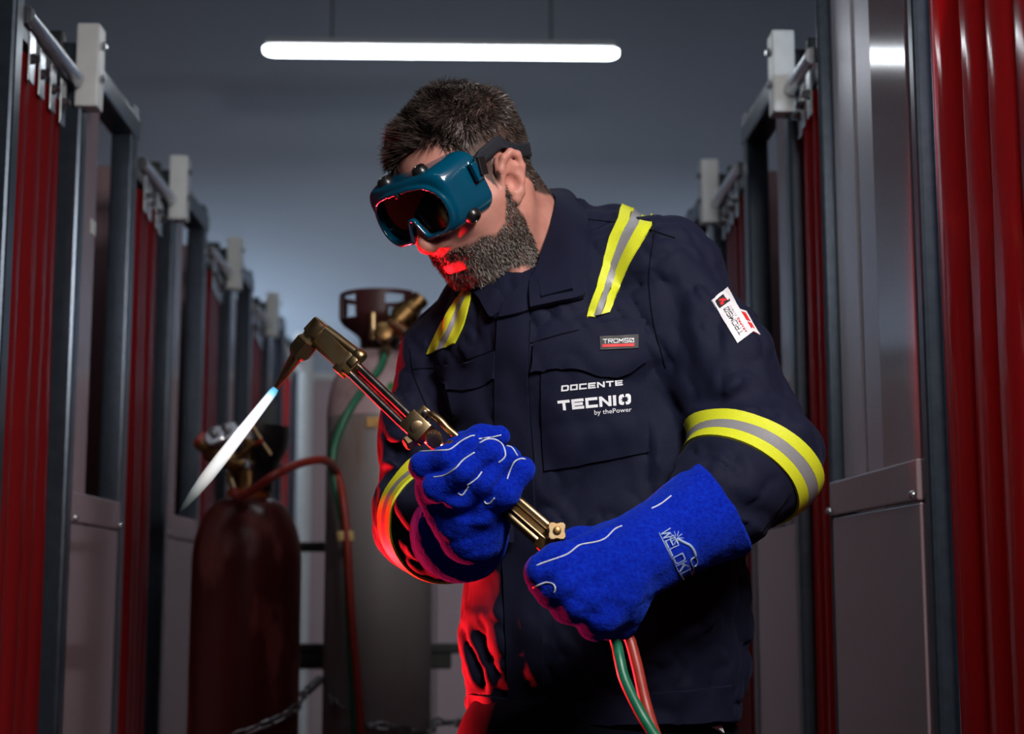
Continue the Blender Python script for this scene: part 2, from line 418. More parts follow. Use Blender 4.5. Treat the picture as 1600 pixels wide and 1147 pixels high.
# regulator with two gauges leaning to the left
reg = empty('gas_regulator', tuple(W(365, 730, YR - .05)), 'brass regulator with two gauges on the dark red cylinder', 'regulator', 'pressure regulators')
Yg = YR - .07
axis = W(330, 700, Yg) - W(400, 735, Yg)
a_, b_ = W(395, 738, Yg), W(318, 698, Yg)
MB().prof(W(380, 732, Yg), W(312, 690, Yg) - W(380, 732, Yg), [(0, .012), (.01, .018), (.04, .018), (.042, .024), (.075, .024), (.08, .018), (.10, .015)], 20).build('body', 'brass_old', reg, 'auto')
MB().prof(W(322, 694, Yg), W(306, 684, Yg) - W(322, 694, Yg), [(0, .013), (.004, .016), (.018, .016), (.021, .012)], 16).build('pressure_knob', 'hose_red', reg, 'auto')
for (px, py) in ((340, 684), (360, 678)):
    g = MB().prof(W(px + 8, py + 10, Yg - .01), W(px - 6, py - 7, Yg - .04) - W(px + 8, py + 10, Yg - .01), [(0, .006), (.012, .006), (.013, .022), (.03, .023), (.033, .020)], 20).build('gauge', 'steel_bright', reg, 'auto')
    MB().prof(W(px - 6, py - 7, Yg - .03), W(px - 12, py - 14, Yg - .05) - W(px - 6, py - 7, Yg - .03), [(0, .009), (.012, .008), (.014, .004)], 12).build('cap', 'chain_steel', g, 'auto')
for p, q, r in (((370, 715), (396, 692), .007), ((389, 690), (398, 693), .006), ((360, 722), (392, 728), .009)):
    MB().tube([W(*p, Yg - .02), W(*q, Yg - .02)], r, 10).build('fitting', 'brass_old', reg, 'auto')
MB().tube([W(394, 665, Yg - .03), W(408, 686, Yg - .03)], .0035, 8).build('key_bar', 'brass', reg, 'auto')
MB().tube([W(411, 692, Yg - .03), W(424, 711, Yg - .03)], .0035, 8).build('key_bar', 'brass', reg, 'auto')
MB().tube(pxcurve([(398, 694, Yg - .02), (406, 690, Yg - .03), (411, 688, Yg - .03)], 6), .0045, 8).build('key_hub', 'hose_red', reg, 'auto')
MB().tube(pxcurve([(388, 722, Yg - .02), (384, 728, Yg - .04), (393, 730, Yg - .05)], 6), .006, 10).build('outlet', 'steel_bright', reg, 'auto')
MB().tube(pxcurve([(359, 739, Yg - .01), (361, 752, Yg - .02), (366, 766, Yg - .03)], 8), .0075, 12).build('hose_fitting', 'brass', reg, 'auto')

YG = 3.38
cg = W(591, 900, YG); GX = cg[0]; rg = .1165
grey = empty('gas_cylinder', (GX, YG, 0), 'tall grey rust-stained gas cylinder with pale pink shoulder', 'gas cylinder', 'gas cylinders in the aisle')
zs0, zs1 = 1.50, zpx(548, YG)
zb = zpx(655, YG)
MB().prof((GX, YG, 0), (0, 0, 1), [(0, rg - .012), (.012, rg - .002), (.03, rg), (zb, rg)], 48, cap=True).build('body', 'cyl_grey', grey, 'auto')
MB().prof((GX, YG, 0), (0, 0, 1), [(zb + .0005, rg + .0004)] + [(zb + (zs1 - zb) * math.sin(t), rg * .33 + rg * .67 * math.cos(t)) for t in np.linspace(.08, math.pi / 2, 12)], 48).build('shoulder', 'cyl_shoulder', grey, 'auto')
MB().prof((GX, YG, zs1 - .01), (0, 0, 1), [(0, .036), (.03, .036), (.032, .02), (.10, .017)], 20).build('valve', 'brass_old', grey, 'auto')
gz = np.linspace(zs1 + .005, zpx(462, YG), 13)
gr = [.045, .046, .048, .056, .070, .084, .092, .094, .094, .094, .094, .094, .093]
def holes(i, j, m, n):
    t = j / n
    return 6 <= i <= 10 and (.10 < t < .20 or .30 < t < .42 or .58 < t < .70 or .82 < t < .92)
shell((GX, YG), gz, gr, math.radians(20), math.radians(320), .006, 44, holes).build('valve_guard', 'guard_red', grey, 'auto')
ftag = lambda px, py, m, r: MB().prof(W(px, py, YG - .108), (0, -1, .35), [(-.004, r), (.002, r), (.0025, r * .7)], 20).build('tag', m, grey, 'auto')
ftag(612, 604, 'green_tag', .010); ftag(624, 606, 'yellow_tag', .007)
MB().box(W(572, 668, YG - .121), W(604, 652, YG - .112), .001).build('paper_label', 'brass_old', grey)
reg2 = empty('gas_regulator', tuple(W(620, 510, YG - .06)), 'brass regulator on the tall grey cylinder, left of the shoulder', 'regulator', 'pressure regulators')
Yq = YG - .09
MB().prof(W(596, 526, Yq), W(650, 475, Yq) - W(596, 526, Yq), [(0, .014), (.02, .022), (.05, .022), (.052, .028), (.085, .028), (.09, .02), (.105, .017)], 20).build('body', 'brass_old', reg2, 'auto')
MB().prof(W(648, 477, Yq), W(662, 462, Yq) - W(648, 477, Yq), [(0, .012), (.004, .02), (.022, .02), (.025, .014)], 14).build('pressure_knob', 'brass_old', reg2, 'auto')
MB().prof(W(610, 505, Yq - .02), W(640, 525, Yq - .05) - W(610, 505, Yq - .02), [(0, .011), (.03, .011), (.032, .015), (.055, .015)], 14).build('outlet', 'copper', reg2, 'auto')
MB().tube([W(583, 490, Yq), W(583, 530, Yq)], .011, 12).build('stem', 'brass', reg2, 'auto')
MB().prof(W(600, 522, Yq - .01), (0, -1, .2), [(-.01, .02), (.02, .02), (.022, .016)], 16).build('coupling', 'brass_old', reg2, 'auto')
MB().prof(W(603, 540, Yq - .01), (0, 0, -1), [(0, .011), (.02, .011), (.024, .008)], 6).build('hose_fitting', 'brass', reg2, 'auto')

# hoses running down from the regulators
gh = pxcurve([(603, 548, Yq - .01), (594, 575, Yq - .02), (568, 608, YG - .14), (541, 650, YG - .16), (522, 700, YG - .165), (522, 745, YG - .17), (533, 800, YG - .17), (541, 850, YG - .18), (545, 960, YG - .18), (551, 1060, YG - .18), (555, 1147, YG - .18), (563, 1300, YG - .15), (560, 1640, YG - .2), (480, 1790, YG - .4)], 90)
tag(MB().tube(gh, .0085, 12).build('gas_hose', 'hose_green', None, True), 'green hose hanging down from the tall grey cylinder', 'hose')
rh = pxcurve([(365, 765, Yg - .03), (372, 776, Yg - .04), (395, 766, Yg - .06), (430, 742, Yg - .07), (470, 724, Yg + .02), (505, 719, Yg + .08), (525, 735, YG - .18), (536, 780, YG - .185), (543, 850, YG - .19), (549, 960, YG - .19), (558, 1060, YG - .19), (564, 1147, YG - .19), (574, 1300, YG - .17), (578, 1640, YG - .25), (520, 1790, YG - .45)], 100)
tag(MB().tube(rh, .0085, 12).build('gas_hose', 'hose_red', None, True), 'dark red hose looping from the red cylinder over to the grey one', 'hose')
tie = MB()
for px in (534, 544): tie.prof(W(px, 830, YG - .185), W(px + 1, 844, YG - .185) - W(px, 830, YG - .185), [(0, .0105), (.002, .0115), (.018, .0115), (.020, .0105)], 14)
tag(tie.build('hose_clip', 'tie_yellow', None, 'auto'), 'yellow double clip joining the green and red hoses', 'clip')

# rack standing behind the cylinders
rk = empty('cylinder_rack', tuple(W(590, 1000, YG + .2)[:2]) + (0,), 'black steel rack rails behind the gas cylinders', 'rack')
Yk = YG + .22
def rail(py0, py1, px0, px1, name='rail'):
    a, b = W(px0, py1, Yk), W(px1, py0, Yk); MB().box((a[0], Yk, a[2]), (b[0], Yk + .05, b[2]), .004).build(name, 'black_iron', rk)
rail(847, 862, 400, 640); rail(1006, 1022, 400, 726); rail(1022, 1046, 400, 705)
for px in (405, 590):
    a = W(px, 900, Yk); MB().box((a[0] - .02, Yk + .05, 0), (a[0] + .02, Yk + .09, 1.6), .004).build('upright', 'black_iron', rk)
    MB().box((a[0] - .03, Yk - .25, 0), (a[0] + .03, Yk + .3, .03), .004).build('foot', 'black_iron', rk)

# chains: each link an own part
def link_mesh(L=.034, w=.020, r=.0032):
    pts = []
    for a in np.linspace(-math.pi / 2, math.pi / 2, 7): pts.append((L / 2 - w / 2 + (w / 2 - r) * math.cos(a), (w / 2 - r) * math.sin(a), 0))
    for a in np.linspace(math.pi / 2, 3 * math.pi / 2, 7): pts.append((-L / 2 + w / 2 + (w / 2 - r) * math.cos(a), (w / 2 - r) * math.sin(a), 0))
    rings = []; n = len(pts)
    for i in range(n):
        p = np.array(pts[i]); t = np.array(pts[(i + 1) % n]) - np.array(pts[i - 1]); t /= np.linalg.norm(t); s = np.cross(t, [0, 0, 1])
        rings.append([p + r * (math.cos(a) * s + math.sin(a) * np.array([0, 0, 1])) for a in np.linspace(0, 2 * math.pi, 6, endpoint=False)])
    rings.append(rings[0])
    return MB().loft(rings, cap=False).mesh('link')
LM = link_mesh(); LM.materials.append(MATS['chain_steel']); LM.polygons.foreach_set('use_smooth', [True] * len(LM.polygons))
def chain(pts, label):
    pts = [np.array(p) for p in pts]
    e = empty('chain', tuple(pts[0]), label, 'chain', 'steel chains round the cylinders')
    d = np.concatenate([[0], np.cumsum([np.linalg.norm(pts[i + 1] - pts[i]) for i in range(len(pts) - 1)])])
    A = np.array(pts); s = .013; k = 0
    while s < d[-1]:
        p = np.array([np.interp(s, d, A[:, c]) for c in range(3)]); q = np.array([np.interp(min(s + .01, d[-1]), d, A[:, c]) for c in range(3)]) - np.array([np.interp(s - .01, d, A[:, c]) for c in range(3)])
        q = Vector(q).normalized(); o = bpy.data.objects.new('link', LM); COL.objects.link(o); o.parent = e
        rot = q.to_track_quat('X', 'Z') @ Quaternion((1, 0, 0), math.pi / 4 + (math.pi / 2) * (k % 2) + .3)
        o.location = Vector(p) - e.location; o.rotation_mode = 'QUATERNION'; o.rotation_quaternion = rot
        s += .026; k += 1
    return e
Rc = rr + .008
chain([(RX + Rc * math.cos(a), YR + Rc * math.sin(a), zpx(1093, YR) - .062 + .062 * (1 - ((math.degrees(a) + 5) / -90 + 0)) if True else 0) for a in np.linspace(math.radians(-5), math.radians(-120), 24)], 'steel chain slung diagonally around the dark red cylinder')
chain([tuple(W(471, 1088, YR + .02))] + [tuple(p) for p in pxcurve([(484, 1076, YR + .1), (498, 1064, YG - .05), (508, 1060, YG), (522, 1098, YG - .10), (536, 1106, YG - .122)], 14)], 'short loose chain hanging between the two gas cylinders')
Rg = rg + .008
chain([(GX + Rg * math.cos(a), YG + Rg * math.sin(a), zpx(1133, YG) + .01 * math.sin(3 * a)) for a in np.linspace(math.radians(-110), math.radians(10), 22)] + [tuple(W(715, 1130, YG + .05)), tuple(W(735, 1124, YG + .15))], 'steel chain low around the grey cylinder')
# ================================================================== implicit-surface modelling
F32 = np.float32
def V(*a): return np.array(a, F32)
def smin(a, b, k):
    h = np.clip(.5 + .5 * (b - a) / k, 0, 1); return b + (a - b) * h - k * h * (1 - h)
def smax(a, b, k): return -smin(-a, -b, k)
def capsule(P, a, b, ra, rb=None):
    """tapered capsule (radius interpolated along the segment)"""
    rb = ra if rb is None else rb
    a = np.asarray(a, F32); b = np.asarray(b, F32); ab = b - a
    t = np.clip(((P - a) @ ab) / max(float(ab @ ab), 1e-9), 0, 1)
    return np.linalg.norm(P - a - t[:, None] * ab, axis=1) - (ra + (rb - ra) * t)
def chain_sdf(P, pts, rads, k=.006):
    d = None
    for i in range(len(pts) - 1):
        c = capsule(P, pts[i], pts[i + 1], rads[i], rads[i + 1])
        d = c if d is None else smin(d, c, k)
    return d
def ellipsoid(P, c, r):
    q = (P - np.asarray(c, F32)); r = np.asarray(r, F32)
    k0 = np.linalg.norm(q / r, axis=1); k1 = np.linalg.norm(q / (r * r), axis=1) + 1e-9
    return k0 * (k0 - 1) / k1
def fold(P, a, b, w, depth, sharp=1.0):
    """a crease (depth>0 cuts in, <0 raises) along the segment ab, fading towards the ends"""
    a = np.asarray(a, F32); b = np.asarray(b, F32); ab = b - a
    t = ((P - a) @ ab) / float(ab @ ab); tc = np.clip(t, 0, 1)
    d2 = ((P - a - tc[:, None] * ab) ** 2).sum(1)
    return depth * np.exp(-d2 / (w * w)) * (1 - .75 * (2 * tc - 1) ** 2)
_perm = RNG.permutation(256)
def vnoise(P):
    """smooth value noise, vectorised, range about -1..1"""
    i = np.floor(P).astype(np.int64); f = (P - i).astype(F32); f = f * f * (3 - 2 * f)
    out = np.zeros(len(P), F32)
    for dx in (0, 1):
        for dy in (0, 1):
            for dz in (0, 1):
                h = _perm[(_perm[(_perm[(i[:, 0] + dx) & 255] + i[:, 1] + dy) & 255] + i[:, 2] + dz) & 255] / 127.5 - 1
                w = (f[:, 0] if dx else 1 - f[:, 0]) * (f[:, 1] if dy else 1 - f[:, 1]) * (f[:, 2] if dz else 1 - f[:, 2])
                out += (h * w).astype(F32)
    return out
def axis_pts(spec):
    """[(start, step), ..., end] -> coordinates, cell count a multiple of 4"""
    out = []
    for (s, h), nx in zip(spec[:-1], [q[0] if isinstance(q, tuple) else q for q in spec[1:]]):
        n = max(1, int(round((nx - s) / h))); n = (n + 3) // 4 * 4
        out += list(np.linspace(s, nx, n, endpoint=False))
    return np.array(out + [spec[-1]], F32)
def surface_nets(fn, xs, ys, zs, margin=.012):
    nx, ny, nz = len(xs), len(ys), len(zs); B = 4
    bx, by, bz = (nx - 1) // B, (ny - 1) // B, (nz - 1) // B
    cx = (xs[:-1:B] + xs[B::B]) / 2; cy = (ys[:-1:B] + ys[B::B]) / 2; cz = (zs[:-1:B] + zs[B::B]) / 2
    G = np.stack(np.meshgrid(cx, cy, cz, indexing='ij'), -1).reshape(-1, 3)
    D0 = fn(G).reshape(bx, by, bz)
    hx = (xs[B::B] - xs[:-1:B]); hy = (ys[B::B] - ys[:-1:B]); hz = (zs[B::B] - zs[:-1:B])
    diag = np.sqrt(hx[:, None, None] ** 2 + hy[None, :, None] ** 2 + hz[None, None, :] ** 2)
    act = np.abs(D0) < diag * .75 + margin
    cell = np.repeat(np.repeat(np.repeat(act, B, 0), B, 1), B, 2)
    pm = np.zeros((nx, ny, nz), bool)
    for a in (0, 1):
        for b in (0, 1):
            for c in (0, 1): pm[a:nx - 1 + a, b:ny - 1 + b, c:nz - 1 + c] |= cell
    D = np.ones((nx, ny, nz), F32)
    sg = np.repeat(np.repeat(np.repeat(np.sign(D0), B, 0), B, 1), B, 2); D[:-1, :-1, :-1] = sg
    I = np.argwhere(pm); vals = np.empty(len(I), F32)
    for s in range(0, len(I), 400000):
        q = I[s:s + 400000]; vals[s:s + 400000] = fn(np.stack([xs[q[:, 0]], ys[q[:, 1]], zs[q[:, 2]]], 1))
    D[pm] = vals
    S = D < 0
    cnt = np.zeros((nx - 1, ny - 1, nz - 1), np.int8)
    for a in (0, 1):
        for b in (0, 1):
            for c in (0, 1): cnt += S[a:nx - 1 + a, b:ny - 1 + b, c:nz - 1 + c]
    ac = np.argwhere((cnt > 0) & (cnt < 8) & cell)
    vid = np.full((nx - 1, ny - 1, nz - 1), -1, np.int64); vid[ac[:, 0], ac[:, 1], ac[:, 2]] = np.arange(len(ac))
    acc = np.zeros((len(ac), 3)); n = np.zeros(len(ac))
    cor = [(a, b, c) for a in (0, 1) for b in (0, 1) for c in (0, 1)]
    for p in cor:
        for ax in range(3):
            if p[ax]: continue
            q = list(p); q[ax] = 1
            i0 = ac + np.array(p); i1 = ac + np.array(q)
            d0 = D[i0[:, 0], i0[:, 1], i0[:, 2]]; d1 = D[i1[:, 0], i1[:, 1], i1[:, 2]]
            m = (d0 < 0) != (d1 < 0); t = np.where(m, d0 / np.where(m, d0 - d1, 1), 0)
            P0 = np.stack([xs[i0[:, 0]], ys[i0[:, 1]], zs[i0[:, 2]]], 1); P1 = np.stack([xs[i1[:, 0]], ys[i1[:, 1]], zs[i1[:, 2]]], 1)
            acc += np.where(m[:, None], P0 + (P1 - P0) * t[:, None], 0); n += m
    verts = acc / n[:, None]
    quads = []
    for ax in range(3):
        u, v = [(1, 2), (2, 0), (0, 1)][ax]
        sl0 = [slice(None)] * 3; sl1 = [slice(None)] * 3; sl0[ax] = slice(0, -1); sl1[ax] = slice(1, None)
        E = S[tuple(sl0)] != S[tuple(sl1)]
        e = np.argwhere(E); ok = (e[:, u] > 0) & (e[:, v] > 0) & (e[:, u] < [nx, ny, nz][u] - 1) & (e[:, v] < [nx, ny, nz][v] - 1); e = e[ok]
        def cid(du, dv):
            k = e.copy(); k[:, u] -= du; k[:, v] -= dv; return vid[k[:, 0], k[:, 1], k[:, 2]]
        q = np.stack([cid(1, 1), cid(0, 1), cid(0, 0), cid(1, 0)], 1)
        ins = S[e[:, 0], e[:, 1], e[:, 2]]
        q[~ins] = q[~ins][:, ::-1]
        quads.append(q[(q >= 0).all(1)])
    return verts, np.concatenate(quads)
def np_mesh(name, verts, quads):
    me = bpy.data.meshes.new(name)
    me.vertices.add(len(verts)); me.vertices.foreach_set('co', np.asarray(verts, F32).ravel())
    k = quads.shape[1]
    me.loops.add(quads.size); me.loops.foreach_set('vertex_index', quads.ravel().astype(np.int32))
    me.polygons.add(len(quads)); me.polygons.foreach_set('loop_start', np.arange(0, quads.size, k, dtype=np.int32))
    me.polygons.foreach_set('use_smooth', np.ones(len(quads), bool))
    me.update(calc_edges=True); return me
def attr(me, name, vals):
    a = me.attributes.new(name, 'FLOAT', 'POINT'); a.data.foreach_set('value', np.asarray(vals, F32))
def bvh_of(verts, quads): return BVHTree.FromPolygons([Vector(v) for v in verts], quads.tolist())
def cast(bvh, px, py, off=0.0):
    """first hit of the sight line through (px,py) on a surface, moved outwards by off"""
    h, n, _, _ = bvh.ray_cast(Vector(CAM), Vector(ray(px, py)).normalized())
    if h is None: return None
    if n.dot(Vector(ray(px, py))) > 0: n = -n
    return np.array(h + n * off)
# ================================================================== the person
def col_attr_mat(name, base, attrs, rough=.5, bump=None, sheen=0.0, spec=.5, sss=0.0, noise=None):
    """base colour blended towards other colours by point attributes"""
    m = mat(name, base, rough, bump=bump, sheen=sheen, spec=spec, noise=noise)
    nt = m.node_tree; p = nt.nodes['Principled BSDF']
    src = p.inputs['Base Color'].links[0].from_socket if p.inputs['Base Color'].is_linked else None
    for an, c in attrs:
        a = nt.nodes.new('ShaderNodeAttribute'); a.attribute_name = an
        mx = nt.nodes.new('ShaderNodeMix'); mx.data_type = 'RGBA'
        if src is None: mx.inputs[6].default_value = (*base, 1)
        else: nt.links.new(src, mx.inputs[6])
        mx.inputs[7].default_value = (*c, 1)
        nt.links.new(a.outputs['Fac'], mx.inputs[0]); src = mx.outputs[2]
    nt.links.new(src, p.inputs['Base Color'])
    if sss:
        p.inputs['Subsurface Weight'].default_value = sss; p.inputs['Subsurface Radius'].default_value = (.012, .004, .002)
        p.inputs['Subsurface Scale'].default_value = .5
    return m
def navy():
    m = mat('navy_cloth', (0.0042, 0.0054, 0.0175), 0.75, noise=(700, (0.007, 0.0088, 0.026), .3, .7), bump=(1400, .35, .0006), sheen=.03, spec=.15)
    m.node_tree.nodes['Principled BSDF'].inputs['Sheen Tint'].default_value = (.4, .45, .8, 1)
navy()
mat('navy_dark', (0.003, 0.0035, 0.008), 0.9, bump=(900, .3, .0006), spec=.08)
mat('stripe_yellow', (0.62, 0.66, 0.02), 0.55, noise=(500, (0.54, 0.58, 0.015), .3, .7))
mat('stripe_silver', (0.30, 0.30, 0.31), 0.42, 0.25, noise=(600, (0.25, 0.25, 0.26), .3, .7))
mat('suede_blue', (0.0, 0.008, 0.27), 0.95, noise=(260, (0.001, 0.022, 0.40), .35, .7), bump=(420, .9, .0016), sheen=.35, spec=.12)
MATS['suede_blue'].node_tree.nodes['Principled BSDF'].inputs['Sheen Tint'].default_value = (.05, .15, 1, 1)
mat('piping', (0.55, 0.60, 0.66), 0.7)
mat('print_white', (0.74, 0.76, 0.80), 0.6)
mat('print_red', (0.60, 0.012, 0.015), 0.6)
mat('print_black', (0.012, 0.011, 0.014), 0.6)
mat('label_white', (0.66, 0.65, 0.68), 0.65)
mat('glove_print', (0.30, 0.42, 0.62), 0.7)

# ---------------------------------------------------------------- head frame (local: x = his right, y = forward, z = up)
HY, HP, HR = math.radians(-44), math.radians(-36), math.radians(3)
HS = .965
HM = _rz(HY) @ _rz(math.pi) @ _rx(HP) @ _ry(HR)
HC = W(727, 288, 1.865)
def hl(P): return (((P - HC) @ HM) / HS).astype(F32)          # world -> head local
def hq(P):
    q = hl(P).copy(); q[:, 1] += .25 * np.clip(-q[:, 2] - .02, 0, 1); return q     # receding lower face
def hw(p): return HM @ (np.array(p, float) * HS) + HC          # local -> world

def ear_sdf(q, side):
    """q: local points; the outer ear built from a curved rim, a bowl and a lobe"""
    s = side
    def E(u, v, o): return (s * (.072 + o * .9), +.009 + (u - .22 * v) * .86, v * .86 - .011)      # u forward, v up, o outwards
    rim = [E(.012, .004, .006), E(.014, .022, .012), (E(.006, .035, .017)), E(-.008, .037, .020), E(-.019, .028, .022), E(-.022, .010, .021), E(-.017, -.008, .017), E(-.009, -.022, .012), E(.001, -.030, .007)]
    d = chain_sdf(q, rim, [.0035, .0042, .0045, .0047, .0047, .0045, .0042, .0055, .0062], .004)
    anti = [E(-.004, .026, .015), E(-.011, .016, .016), E(-.012, .002, .014), E(-.006, -.010, .011), E(.004, -.012, .009)]
    d = smin(d, chain_sdf(q, anti, [.003, .0036, .0036, .0036, .003], .003), .005)
    d = smin(d, capsule(q, E(.013, -.004, .005), E(.011, -.012, .006), .0045, .004), .005)   # tragus
    back = ellipsoid(q, E(-.004, .004, .006), (.008, .019, .032))
    d = smin(d, back, .005)
    d = smin(d, ellipsoid(q, E(-.004, .024, .009), (.007, .012, .012)), .004)
    d = smax(d, -ellipsoid(q, E(.001, -.002, .014), (.0085, .009, .011)), .004)              # concha
    return d
def head_sdf(P):
    q = hq(P); ax = np.abs(q[:, 0]); m = np.stack([ax, q[:, 1], q[:, 2]], 1)
    d = ellipsoid(q, (0, -.016, .040), (.077, .099, .084))
    d = smin(d, ellipsoid(q, (0, .036, -.030), (.064, .064, .082)), .03)
    d = smin(d, capsule(m, (.053, .018, -.055), (.016, .074, -.095), .022, .019), .03)     # jaw
    d = smin(d, capsule(q, (-.014, .079, -.097), (.014, .079, -.097), .0175), .015)         # chin
    d = smin(d, capsule(m, (.012, .083, .014), (.046, .066, .016), .014, .013), .02)        # brow
    d = smin(d, capsule(m, (.040, .066, -.026), (.062, .030, -.018), .019, .014), .022)     # cheekbone
    d = smax(d, -ellipsoid(m, (.032, .094, -.002), (.019, .014, .012)), .012)               # eye sockets
    d = smin(d, ellipsoid(m, (.032, .072, -.002), (.013, .013, .012)), .006)                # eyeballs
    d = smin(d, ellipsoid(q, (0, .078, -.064), (.034, .022, .026)), .018)                   # muzzle
    d = smin(d, capsule(q, (0, .086, .008), (0, .113, -.033), .0085, .0115), .009)          # nose
    d = smin(d, ellipsoid(q, (0, .1135, -.036), (.0125, .012, .0105)), .005)
    d = smin(d, ellipsoid(m, (.0135, .101, -.040), (.0085, .0115, .0085)), .005)
    d = smax(d, -capsule(m, (.0075, .106, -.047), (.0065, .100, -.040), .0036, .003), .004)  # nostrils
    d = smin(d, capsule(m, (0, .0965, -.066), (.019, .086, -.0685), .0062, .003), .005)     # upper lip
    d = smin(d, capsule(m, (0, .0945, -.0775), (.017, .085, -.0745), .0072, .003), .005)    # lower lip
    d = d + fold(np.stack([q[:, 0], q[:, 1], q[:, 2]], 1), (-.024, .092, -.0715), (.024, .092, -.0715), .0030, .0030)
    d = d + .0015 * np.exp(-((m[:, 0] - .03) ** 2 + (m[:, 2] + .052) ** 2) / .0001)          # cheek furrow
    d = smin(d, ear_sdf(q, -1), .004); d = smin(d, ear_sdf(q, 1), .004)
    return d * HS
NB = W(852, 420, 1.945)
def neck_sdf(P):
    d = capsule(P, hw((0, -.030, -.035)), NB, .052, .060)
    d = smin(d, capsule(P, hw((0, -.055, -.01)), W(852, 395, 1.985), .043, .050), .03)
    d = smin(d, capsule(P, hw((-.060, -.030, -.030)), W(812, 445, 1.868), .011, .014), .03)      # neck muscle
    return d

# ---------------------------------------------------------------- jacket
TY = math.radians(26)                                   # torso turned towards the picture's left
tc_, ts_ = math.cos(TY), math.sin(TY)
SEC = []
for py, cx, hp, b, Y in [(1330, 942, 190, .115, 1.98), (1160, 941, 196, .120, 1.975), (1112, 940, 200, .124, 1.97), (1085, 938, 206, .128, 1.97), (1055, 937, 214, .140, 1.965), (1000, 941, 217, .147, 1.965), (930, 947, 216, .147, 1.96),
                         (850, 943, 214, .146, 1.955), (750, 922, 213, .146, 1.95), (650, 896, 211, .145, 1.945), (560, 880, 205, .136, 1.94), (480, 872, 180, .118, 1.94), (430, 868, 145, .094, 1.94), (390, 864, 105, .075, 1.94), (340, 862, 40, .03, 1.94)]:
    c = W(cx, py, Y); s = hp * Y / FPX
    SEC.append((c[2], c[0], c[1], math.sqrt(max((s * s - (b * ts_) ** 2), (b * .5) ** 2)) / tc_, b))
SEC = np.array(sorted(SEC))
_zz = np.linspace(SEC[0, 0], SEC[-1, 0], 300)
_tab = [np.convolve(np.pad(np.interp(_zz, SEC[:, 0], SEC[:, k]), 9, 'edge'), np.ones(19) / 19, 'valid') for k in range(1, 5)]
def torso_sdf(P, grow=0.0):
    z = P[:, 2]; cx, cy, a, b = (np.interp(z, _zz, t).astype(F32) for t in _tab)
    x = P[:, 0] - cx; y = P[:, 1] - cy
    u = x * tc_ + y * ts_ * -1.0 * -1.0; w = -x * ts_ + y * tc_
    # facing direction is (-sin, -cos): across = (cos, -sin)
    u = x * tc_ - y * ts_; w = x * ts_ + y * tc_
    k = (np.abs(u / a) ** 2.3 + np.abs(w / b) ** 2.3) ** (1 / 2.3)
    return (k - 1) * np.minimum(a, b) * .95
SL, EL_, WL = W(1040, 432, 1.87), W(1188, 716, 1.775), W(1085, 812, 1.69)
SR, ER_, WR = W(697, 566, 2.00), W(668, 806, 1.945), W(722, 835, 1.80)
FOLDS = []
def F(a, b, w, depth): FOLDS.append((a, b, w * .8, depth * 2.0))
# left sleeve (right in the picture): bunching at the elbow bend and shoulder
F((1100, 640, 1.72), (1165, 610, 1.70), .013, .012); F((1165, 610, 1.70), (1225, 615, 1.73), .011, .007)
F((1095, 660, 1.71), (1150, 668, 1.69), .009, .010); F((1150, 668, 1.69), (1215, 645, 1.70), .009, .008)
F((1110, 630, 1.71), (1165, 590, 1.70), .012, -.008); F((1120, 652, 1.70), (1200, 632, 1.69), .009, -.007)
F((1165, 585, 1.71), (1185, 640, 1.70), .010, .007); F((1060, 500, 1.80), (1075, 610, 1.79), .013, .012)
F((1075, 560, 1.79), (1110, 650, 1.75), .011, .008); F((1052, 430, 1.80), (1048, 520, 1.80), .010, .007)
F((1085, 700, 1.74), (1140, 690, 1.69), .010, .006); F((1205, 560, 1.74), (1240, 620, 1.75), .014, .006)
F((1120, 480, 1.77), (1100, 590, 1.75), .022, .005); F((1230, 660, 1.73), (1262, 700, 1.75), .012, -.004)
F((1110, 760, 1.71), (1190, 810, 1.72), .012, .007); F((1150, 800, 1.71), (1200, 835, 1.73), .010, -.005)
# right sleeve (left in the picture)
F((640, 640, 1.94), (690, 700, 1.92), .013, .011); F((600, 700, 1.93), (665, 730, 1.88), .012, .011); F((592, 745, 1.92), (655, 740, 1.87), .010, .009)
F((605, 680, 1.92), (650, 690, 1.88), .010, -.008); F((595, 725, 1.92), (640, 715, 1.87), .009, -.007); F((620, 620, 1.95), (645, 560, 1.96), .014, .008)
F((660, 560, 1.95), (650, 640, 1.93), .012, .009); F((670, 600, 1.92), (700, 680, 1.90), .012, .010); F((690, 590, 1.90), (715, 660, 1.88), .011, -.007)
F((600, 800, 1.92), (650, 860, 1.88), .012, .008); F((640, 820, 1.88), (660, 890, 1.88), .012, .008); F((612, 770, 1.90), (640, 800, 1.86), .010, -.006)
F((640, 540, 1.98), (690, 600, 1.93), .010, .007)
# body
F((1000, 690, 1.83), (1030, 720, 1.83), .014, .006); F((900, 720, 1.81), (1005, 690, 1.82), .016, .005); F((880, 770, 1.81), (1000, 740, 1.82), .022, .007)
F((860, 800, 1.81), (1040, 700, 1.83), .03, .007); F((1010, 560, 1.84), (1035, 680, 1.84), .022, .010); F((1040, 690, 1.83), (1075, 770, 1.84), .02, .008)
F((800, 560, 1.81), (815, 660, 1.81), .014, .004); F((760, 540, 1.84), (740, 640, 1.86), .018, .005); F((830, 620, 1.81), (850, 760, 1.80), .010, .004)
F((735, 935, 1.90), (770, 925, 1.85), .010, .009); F((725, 955, 1.90), (785, 960, 1.84), .010, -.006); F((740, 985, 1.88), (760, 1040, 1.85), .012, .008)
F((790, 920, 1.82), (800, 1050, 1.82), .010, .005); F((850, 960, 1.81), (960, 1030, 1.82), .02, .006); F((890, 1030, 1.82), (1040, 990, 1.83), .02, -.006)
